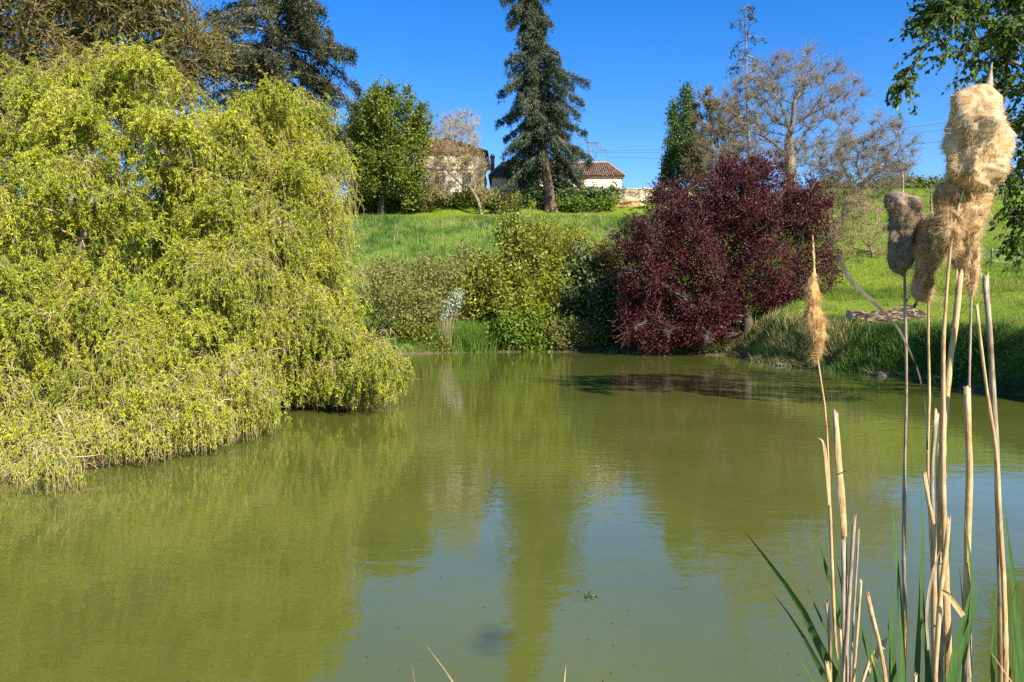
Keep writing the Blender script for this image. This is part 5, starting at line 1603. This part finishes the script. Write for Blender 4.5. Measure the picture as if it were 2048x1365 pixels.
cattail("grey brown cattail with a knobbly drooping head and a thin dark stem", [(1806, 400), (1809, 540), (1811, 650), (1813, 780), (1810, 900), (1809, 1000), (1808, 1123), (1810, 1251), (1806, 1365)], 1.50, [6, 6, 7, 12, 14, 14], MAT['straw_grey'],
        sheaths=[(.22, .40, (-1, -.7), .5, 'straw_grey'), (.33, .52, (.6, -1), .2, 'straw'), (.52, .72, (-.4, -1), .3, 'straw')], cap=False, group=C_,
        heads=[([(1805, 388, 12), (1803, 397, 30), (1803, 415, 38), (1804, 440, 35), (1806, 462, 27), (1804, 480, 26), (1803, 500, 25), (1802, 520, 25), (1802, 534, 21), (1805, 545, 9), (1808, 552, 3)], 'fluff_grey', 26000, .013, 0, 0, .30, 1.14)],
        sp=([(1805, 345, 1.0), (1806, 370, 1.6), (1805, 392, 2.5)], 'straw_grey'))
cattail("biggest cattail of all with a huge pale cottony head leaning right", [(1976, 178), (1955, 260), (1935, 350), (1911, 436), (1899, 513), (1891, 615), (1886, 700), (1887, 780), (1886, 900), (1887, 1037), (1891, 1166), (1896, 1365)], 1.30, [5, 7, 12, 13, 15, 17, 18, 20], MAT['straw'],
        sheaths=[(.30, .48, (.5, -1), .4, 'straw'), (.52, .70, (1, -.6), .5, 'straw'), (.60, .80, (-.6, -1), .3, 'straw')], cap=False, group=C_,
        heads=[([(1981, 174, 5), (1970, 188, 32), (1957, 215, 50), (1952, 245, 57), (1951, 280, 58), (1947, 310, 60), (1942, 338, 62), (1939, 354, 60), (1936, 366, 50), (1932, 374, 26), (1930, 379, 8)], 'fluff', 60000, .013, .12, 0, .24, 1.06),
               ([(1922, 362, 20), (1908, 385, 34), (1900, 410, 36), (1896, 440, 32), (1892, 470, 27), (1888, 498, 18), (1884, 522, 4)], 'fluff', 26000, .017, -.12, .02, .36)],
        sp=([(1983, 126, 1.2), (1981, 150, 4), (1977, 172, 7), (1973, 190, 9)], 'straw_grey'))
cattail("tan cattail whose torn head hangs beneath the biggest one", [(1948, 390), (1947, 513), (1942, 615), (1940, 700), (1938, 790), (1940, 900), (1938, 1100), (1936, 1365)], 1.38, [5, 6, 7, 8, 9, 10], MAT['straw_grey'], cap=False, group=C_,
        heads=[([(1940, 372, 18), (1935, 395, 32), (1932, 425, 36), (1931, 455, 33), (1935, 490, 29), (1936, 520, 24), (1939, 545, 16), (1942, 575, 10), (1943, 598, 3)], 'fluff', 26000, .019, -.04, 0, .40, 1.10)],
        sp=([(1951, 360, 1.0), (1950, 375, 1.6), (1949, 395, 2.5)], 'straw_grey'))
cattail("tattered cattail with wisps trailing down its left side, just right of the grey one", [(1863, 428), (1859, 520), (1857, 600), (1857, 700), (1859, 780), (1857, 850), (1855, 909), (1860, 1030), (1866, 1187), (1865, 1365)], 1.46, [4, 6, 7, 10, 12, 13, 13], MAT['straw'],
        sheaths=[(.36, .55, (-.3, -1), .2, 'straw'), (.45, .62, (-1, -.4), .7, 'straw_grey')], cap=False, group=C_,
        heads=[([(1868, 424, 8), (1867, 445, 25), (1865, 470, 34), (1862, 495, 32), (1858, 520, 23), (1854, 545, 16), (1852, 570, 19), (1849, 590, 17), (1855, 606, 4)], 'fluff', 26000, .020, -.06, 0, .40, 1.12),
               ([(1842, 570, 4), (1838, 582, 11), (1838, 594, 10), (1846, 604, 3)], 'fluff', 4000, .014, 0.0)],
        sp=([(1861, 370, 1.2), (1862, 400, 2.2), (1864, 430, 3)], 'straw_grey'))
# broken headless stems
S_ = "headless broken cattail stems"
def broken(label, pts, d, w, mat='straw', sh=()):
    sh = list(sh)
    for _ in range(2):
        t0 = r_.uniform(.05, .55); a = r_.uniform(-1.4, 1.4)
        sh.append((t0, min(.98, t0 + r_.uniform(.10, .28)), (math.sin(a), -math.cos(a)), r_.uniform(.1, .9), 'straw' if r_.uniform() < .6 else 'straw_grey'))
    cattail(label, pts, d, w, MAT[mat], "broken_cattail", "broken cattail", sh, True, None, (), None, S_)
broken("snapped dark stem just right of the golden cattail's stalk", [(1671, 827), (1675, 909), (1684, 1020), (1690, 1123), (1693, 1365)], 1.28, [11, 10, 11, 11], 'straw_grey', [(.0, .12, (.5, -1), .3, 'straw')])
broken("thick pale stem snapped at the log's height behind the biggest cattail's stalk", [(1920, 549), (1911, 648), (1900, 723), (1890, 808), (1882, 950), (1878, 1365)], 1.36, [13, 14, 15, 14], 'straw')
broken("stout broken stem standing right of the thickest stalk, its top at the bank's foot", [(1934, 782), (1936, 860), (1939, 939), (1935, 1080), (1933, 1365)], 1.33, [13, 16, 15, 15, 14], 'straw', [(.16, .38, (.3, -1), .15, 'straw_grey'), (.36, .6, (-.4, -1), .2, 'straw')])
broken("tall slanting stem nearest the right edge with a thick straw foot", [(1953, 614), (1964, 706), (1975, 790), (1992, 909), (1999, 1037), (2007, 1166), (2011, 1365)], 1.27, [6, 9, 12, 14, 17, 20], 'straw', [(.2, .4, (.5, -1), .3, 'straw'), (.42, .66, (-1, -.8), .5, 'straw'), (.55, .8, (.2, -1), .5, 'straw')])
broken("flat grey stem with a squared top crossing the slanting one", [(1970, 558), (1980, 677), (1987, 808), (1993, 900), (1998, 1080), (2003, 1365)], 1.31, [12, 12, 11, 9, 8], 'straw_grey')
broken("short grey stub poking up between the stout stem and the thickest stalk", [(1874, 827), (1864, 930), (1866, 1060), (1872, 1365)], 1.30, [9, 11, 10, 9], 'straw_grey')
broken("pale blade like stem leaning across the thickest stalk's foot", [(1898, 1037), (1892, 1100), (1883, 1166), (1876, 1260), (1870, 1365)], 1.24, [9, 11, 11, 9, 8], 'straw')
broken("crooked pale stem left of the thickest stalk with a cut slanting top", [(1849, 953), (1858, 1010), (1868, 1060), (1868, 1187), (1870, 1365)], 1.26, [9, 11, 12, 11], 'straw')
broken("straight thin stem topping the little bundle of broken stems", [(1709, 1035), (1703, 1120), (1698, 1200), (1690, 1365)], 1.27, [8, 8, 8, 8], 'straw_grey')
broken("thin brown stem at the right of the little bundle", [(1718, 1059), (1713, 1140), (1708, 1220), (1701, 1365)], 1.25, [4, 6, 7, 7], 'straw_grey')
broken("short tan stem in the middle of the little bundle", [(1687, 1086), (1687, 1180), (1686, 1365)], 1.24, [9, 9, 9], 'straw_grey')
broken("low pale stem in front of the little bundle, leaning left", [(1722, 1164), (1715, 1260), (1707, 1365)], 1.22, [6, 7, 7], 'straw')
broken("pale folded stem leaning away right of the little bundle", [(1735, 1191), (1746, 1240), (1759, 1290), (1771, 1365)], 1.22, [9, 8, 7, 6], 'straw')
broken("stubby pale stem beside the golden cattail's foot", [(1654, 1208), (1659, 1270), (1662, 1365)], 1.30, [8, 8, 8], 'straw')
broken("blunt pale stump at the frame's bottom left of the golden cattail's foot", [(1653, 1327), (1659, 1365), (1663, 1420)], 1.22, [10, 12, 12], 'straw')
broken("short pale stem between the golden cattail's foot and the little bundle", [(1681, 1260), (1683, 1310), (1684, 1365)], 1.24, [6, 7, 7], 'straw')
broken("dry split leaf stump at the bottom edge under the bundle", [(1738, 1330), (1730, 1350), (1724, 1365), (1720, 1400)], 1.2, [6, 9, 9, 9], 'straw')
broken("pale stub at the bottom edge left of the thickest stalk", [(1832, 1352), (1829, 1365), (1828, 1420)], 1.2, [7, 9, 9], 'straw')
broken("thin grey rod rising behind the crooked pale stem", [(1877, 890), (1874, 980), (1873, 1090), (1872, 1365)], 1.4, [5, 6, 6, 6], 'straw_grey')

# blades
def blade(px_pts, d, wpx, mat, parent, name="leaf", foot=True, twist=.5, fold=.25, foot_x=None):
    line = px_chain(px_pts, d, 26, foot, foot_x)
    t = np.linspace(0, 1, 26)
    wmax = M(wpx * 1.55, d)
    nvis = len(px_pts)
    w = wmax * np.clip(np.minimum(1, (t / .22) ** .8 + .02), 0, 1) * .5
    T = unit(np.gradient(line, axis=0))
    a0 = r_.uniform(-.35, .35)
    rows = []
    for i in range(26):
        a = a0 + twist * t[i] * 1.3
        side = np.array([math.cos(a), math.sin(a), 0]); side = unit(side - T[i] * np.dot(side, T[i]))
        nrm = np.cross(T[i], side)
        rows += [line[i] - side * w[i] + nrm * w[i] * fold, line[i], line[i] + side * w[i] + nrm * w[i] * fold]
    b = np.arange(25)[:, None] * 3 + np.arange(2)[None]
    f = np.stack([b, b + 1, b + 4, b + 3], -1).reshape(-1, 4)
    return mesh_np(name, np.array(rows), f, mat, parent, smooth=True)
def shoot(label, d, foot_px, leaves):
    fp = P(foot_px, 1365, d)
    root = thing("cattail_shoot", label, "reed shoot", (fp[0], d, 0), "green cattail shoots")
    for pts, w, dd in leaves: blade(pts, d + dd, w, MAT['cattail_leaf'], root, foot_x=fp[0] + r_.normal() * .02)
shoot("green shoot with long blades fanning left below the golden cattail", 1.30, 1690, [
    ([(1486, 1059, -.10), (1557, 1149, -.06), (1609, 1226, -.03), (1634, 1282), (1660, 1333), (1684, 1390)], 13, 0), ([(1543, 1183, -.1), (1579, 1230, -.07), (1609, 1277, -.04), (1651, 1359), (1670, 1400)], 10, -.02),
    ([(1621, 1037), (1639, 1097), (1656, 1149), (1676, 1220), (1690, 1365)], 14, .05), ([(1609, 1166), (1634, 1222), (1660, 1273), (1680, 1365)], 10, .02), ([(1591, 1301), (1608, 1333), (1626, 1365), (1650, 1430)], 9, -.04), ([(1556, 1306), (1560, 1340), (1564, 1365), (1580, 1430)], 5, -.06), ([(1668, 1100), (1682, 1160), (1690, 1260), (1694, 1365)], 8, .08)])
shoot("low green shoot between the little bundle and the grey cattail's stem", 1.26, 1764, [
    ([(1733, 1258), (1750, 1325), (1767, 1365), (1780, 1430)], 11, 0), ([(1722, 1245), (1738, 1310), (1752, 1365), (1762, 1430)], 14, -.03), ([(1772, 1170), (1776, 1240), (1779, 1300), (1781, 1365)], 4, .04), ([(1698, 1130), (1716, 1230), (1738, 1320), (1756, 1390)], 9, .06), ([(1745, 1255), (1762, 1310), (1776, 1365)], 8, .03)])
shoot("upright green shoot hugging the grey cattail's stem", 1.30, 1798, [
    ([(1784, 977), (1786, 1037), (1793, 1123), (1799, 1209), (1804, 1365)], 13, 0), ([(1785, 1166), (1783, 1250), (1787, 1365)], 16, .03), ([(1797, 1170), (1800, 1250), (1805, 1365)], 15, -.03)])
shoot("tall narrow green shoot just left of the thickest stalk", 1.34, 1838, [
    ([(1842, 968), (1844, 1037), (1842, 1166), (1836, 1273), (1831, 1365)], 13, 0), ([(1843, 1126), (1846, 1200), (1851, 1290), (1856, 1365)], 10, .03), ([(1905, 1055), (1900, 1100), (1894, 1180), (1886, 1365)], 8, .1), ([(1840, 1175), (1850, 1280), (1862, 1365)], 9, -.03)])
shoot("broad bladed green shoot right of the thickest stalk", 1.24, 1898, [
    ([(1964, 1172), (1943, 1243), (1917, 1316), (1898, 1365)], 19, 0), ([(1946, 1160), (1934, 1217), (1917, 1273), (1904, 1333), (1897, 1390)], 20, .04), ([(1928, 1028), (1934, 1072), (1943, 1144), (1944, 1220), (1930, 1300), (1915, 1365)], 13, .08), ([(1919, 1136), (1924, 1187), (1928, 1260), (1924, 1365)], 6, .1), ([(1960, 1330), (1940, 1345), (1920, 1380)], 8, -.04)])
shoot("green shoot rising at the right edge behind the slanting stem", 1.30, 2030, [
    ([(2009, 1010), (2016, 1080), (2027, 1166), (2037, 1273), (2044, 1365)], 13, .05), ([(1997, 1155), (1988, 1251), (1984, 1365)], 11, 0), ([(2022, 1205), (2029, 1290), (2037, 1365)], 15, -.03), ([(2052, 1140), (2034, 1225), (2026, 1300), (2018, 1365)], 5, .04), ([(2030, 1220), (2044, 1300), (2056, 1365)], 13, .02), ([(2002, 1130), (2006, 1230), (2010, 1365)], 8, .1)])
# dead leaves and small pieces
def dry_blade(label, pts, d, w, mat='straw', name="dry_leaf", foot=True):
    o = blade(pts, d, w, MAT[mat], None, name, foot, .3, .35)
    c = P(pts[-1][0], pts[-1][1], d)
    me = o.data
    co = np.empty(len(me.vertices) * 3, np.float32); me.vertices.foreach_get("co", co)
    co = co.reshape(-1, 3) - c.astype(np.float32); me.vertices.foreach_set("co", co.ravel()); o.location = [float(q) for q in c]
    tag(o, label, "dry leaf")
def grey_leaf():
    d = 1.30
    line = chain_line([P(1680, 513, d), P(1700, 558, d), P(1750, 606, d), P(1795, 655, d + .02), P(1815, 692, d + .03), P(1838, 747, d + .04), P(1850, 808, d + .05), P(1856, 900, d + .05)], 40)
    w = np.interp(np.linspace(0, 1, 40), [0, .05, .2, .5, .8, 1], [9, 10, 9, 5, 4, 3]) * d / F / 2
    T = unit(np.gradient(line, axis=0)); rows = []
    for i in range(40):
        s = unit(np.cross(T[i], np.array([.15, -1, .25]))); n = np.cross(T[i], s)
        rows += [line[i] - s * w[i] + n * w[i] * .35, line[i], line[i] + s * w[i] + n * w[i] * .35]
    b = np.arange(39)[:, None] * 3 + np.arange(2)[None]
    f = np.stack([b, b + 1, b + 4, b + 3], -1).reshape(-1, 4)
    o = mesh_np("dry_leaf", np.array(rows), f, MAT['dark_leaf'], None, smooth=True, loc=line[-1])
    tag(o, "long curved grey dead leaf arching left from the grey cattail's stem", "dry leaf")
grey_leaf()
dry_blade("thin curled dead leaf sticking out of the golden cattail's stalk", [(1637, 876), (1646, 884), (1652, 930), (1658, 1010)], 1.33, 5, foot=False)
dry_blade("tiny dark twig crossing the snapped stem", [(1703, 938), (1680, 946), (1660, 956)], 1.27, 4, 'straw_grey', foot=False)
dry_blade("pale dead leaf bent over beside the broad green blades", [(1880, 1178), (1896, 1190), (1912, 1212), (1926, 1232)], 1.22, 7, foot=False)
dry_blade("tan dead leaf at the bottom right corner", [(1982, 1305), (2007, 1340), (2024, 1365), (2040, 1400)], 1.2, 8)
dry_blade("thin brown leaf arched across the thickest stalk's foot", [(1880, 1100), (1862, 1160), (1853, 1230), (1856, 1300)], 1.22, 4, 'straw_grey', foot=False)
dry_blade("tan leaf crossing behind the low green shoot", [(1775, 1275), (1757, 1300), (1742, 1325), (1730, 1350)], 1.32, 9, foot=False)
dry_blade("straw coloured blade leaning in at the bottom edge of the open water", [(849, 1287), (866, 1306), (885, 1333), (912, 1366), (930, 1400)], 1.3, 9)
dry_blade("pale green blade tip at the bottom edge below the conifer's reflection", [(1132, 1327), (1130, 1345), (1128, 1366), (1127, 1420)], 1.3, 9, 'straw')
dry_blade("hair thin blade left of the straw coloured blade", [(824, 1324), (828, 1345), (831, 1366), (834, 1420)], 1.3, 3, 'straw')
# sheath leaf curled at the right stem's foot, small floating weed
def floating():
    for k, (px, py, n, lb) in enumerate([(1180, 1200, 24, "dark scrap of weed floating right of the conifer's reflection"), (1697, 1240, 0, "")]):
        if not n: continue
        d = 2.0 * F / (py - 630); c = P(px, py, d)
        C = np.stack([c[0] + r_.normal(size=n) * .022, c[1] + r_.normal(size=n) * .035, np.full(n, .004) + r_.uniform(0, .006, n)], 1)
        v, f = leaf_quads(r_, C, r_.normal(size=(n, 3)) * [1, 1, .12], .05, .012, np.tile([0, 0, 1.0], (n, 1)) + r_.normal(size=(n, 3)) * .2)
        o = mesh_np("floating_weed", v, f, MAT['shrub_dark'], None, tint=r_.uniform(0, 1, n), loc=c * [1, 1, 0])
        tag(o, lb, "floating weed")
    n = 420
    y = 4.0 + 16 * r_.uniform(0, 1, n) ** 1.6; x = (r_.uniform(-.5, .6, n)) * y
    k_ = pond_dist(x, y) < -.3; x, y = x[k_], y[k_]; n = len(x)
    C = np.stack([x, y, np.full(n, .004)], 1)
    v, f = leaf_quads(r_, C, r_.normal(size=(n, 3)) * [1, 1, .05], r_.uniform(.012, .035, n), .008, np.tile([0, 0, 1.0], (n, 1)) + r_.normal(size=(n, 3)) * .1)
    tag(mesh_np("floating_specks", v, f, MAT['olive_leaf'], None, tint=r_.uniform(0, 1, n)), "scattered specks of leaf litter floating on the pond", None, None, "stuff")
floating()
print("FACES", sum(len(o.data.polygons) for o in bpy.data.objects if o.type == 'MESH'))
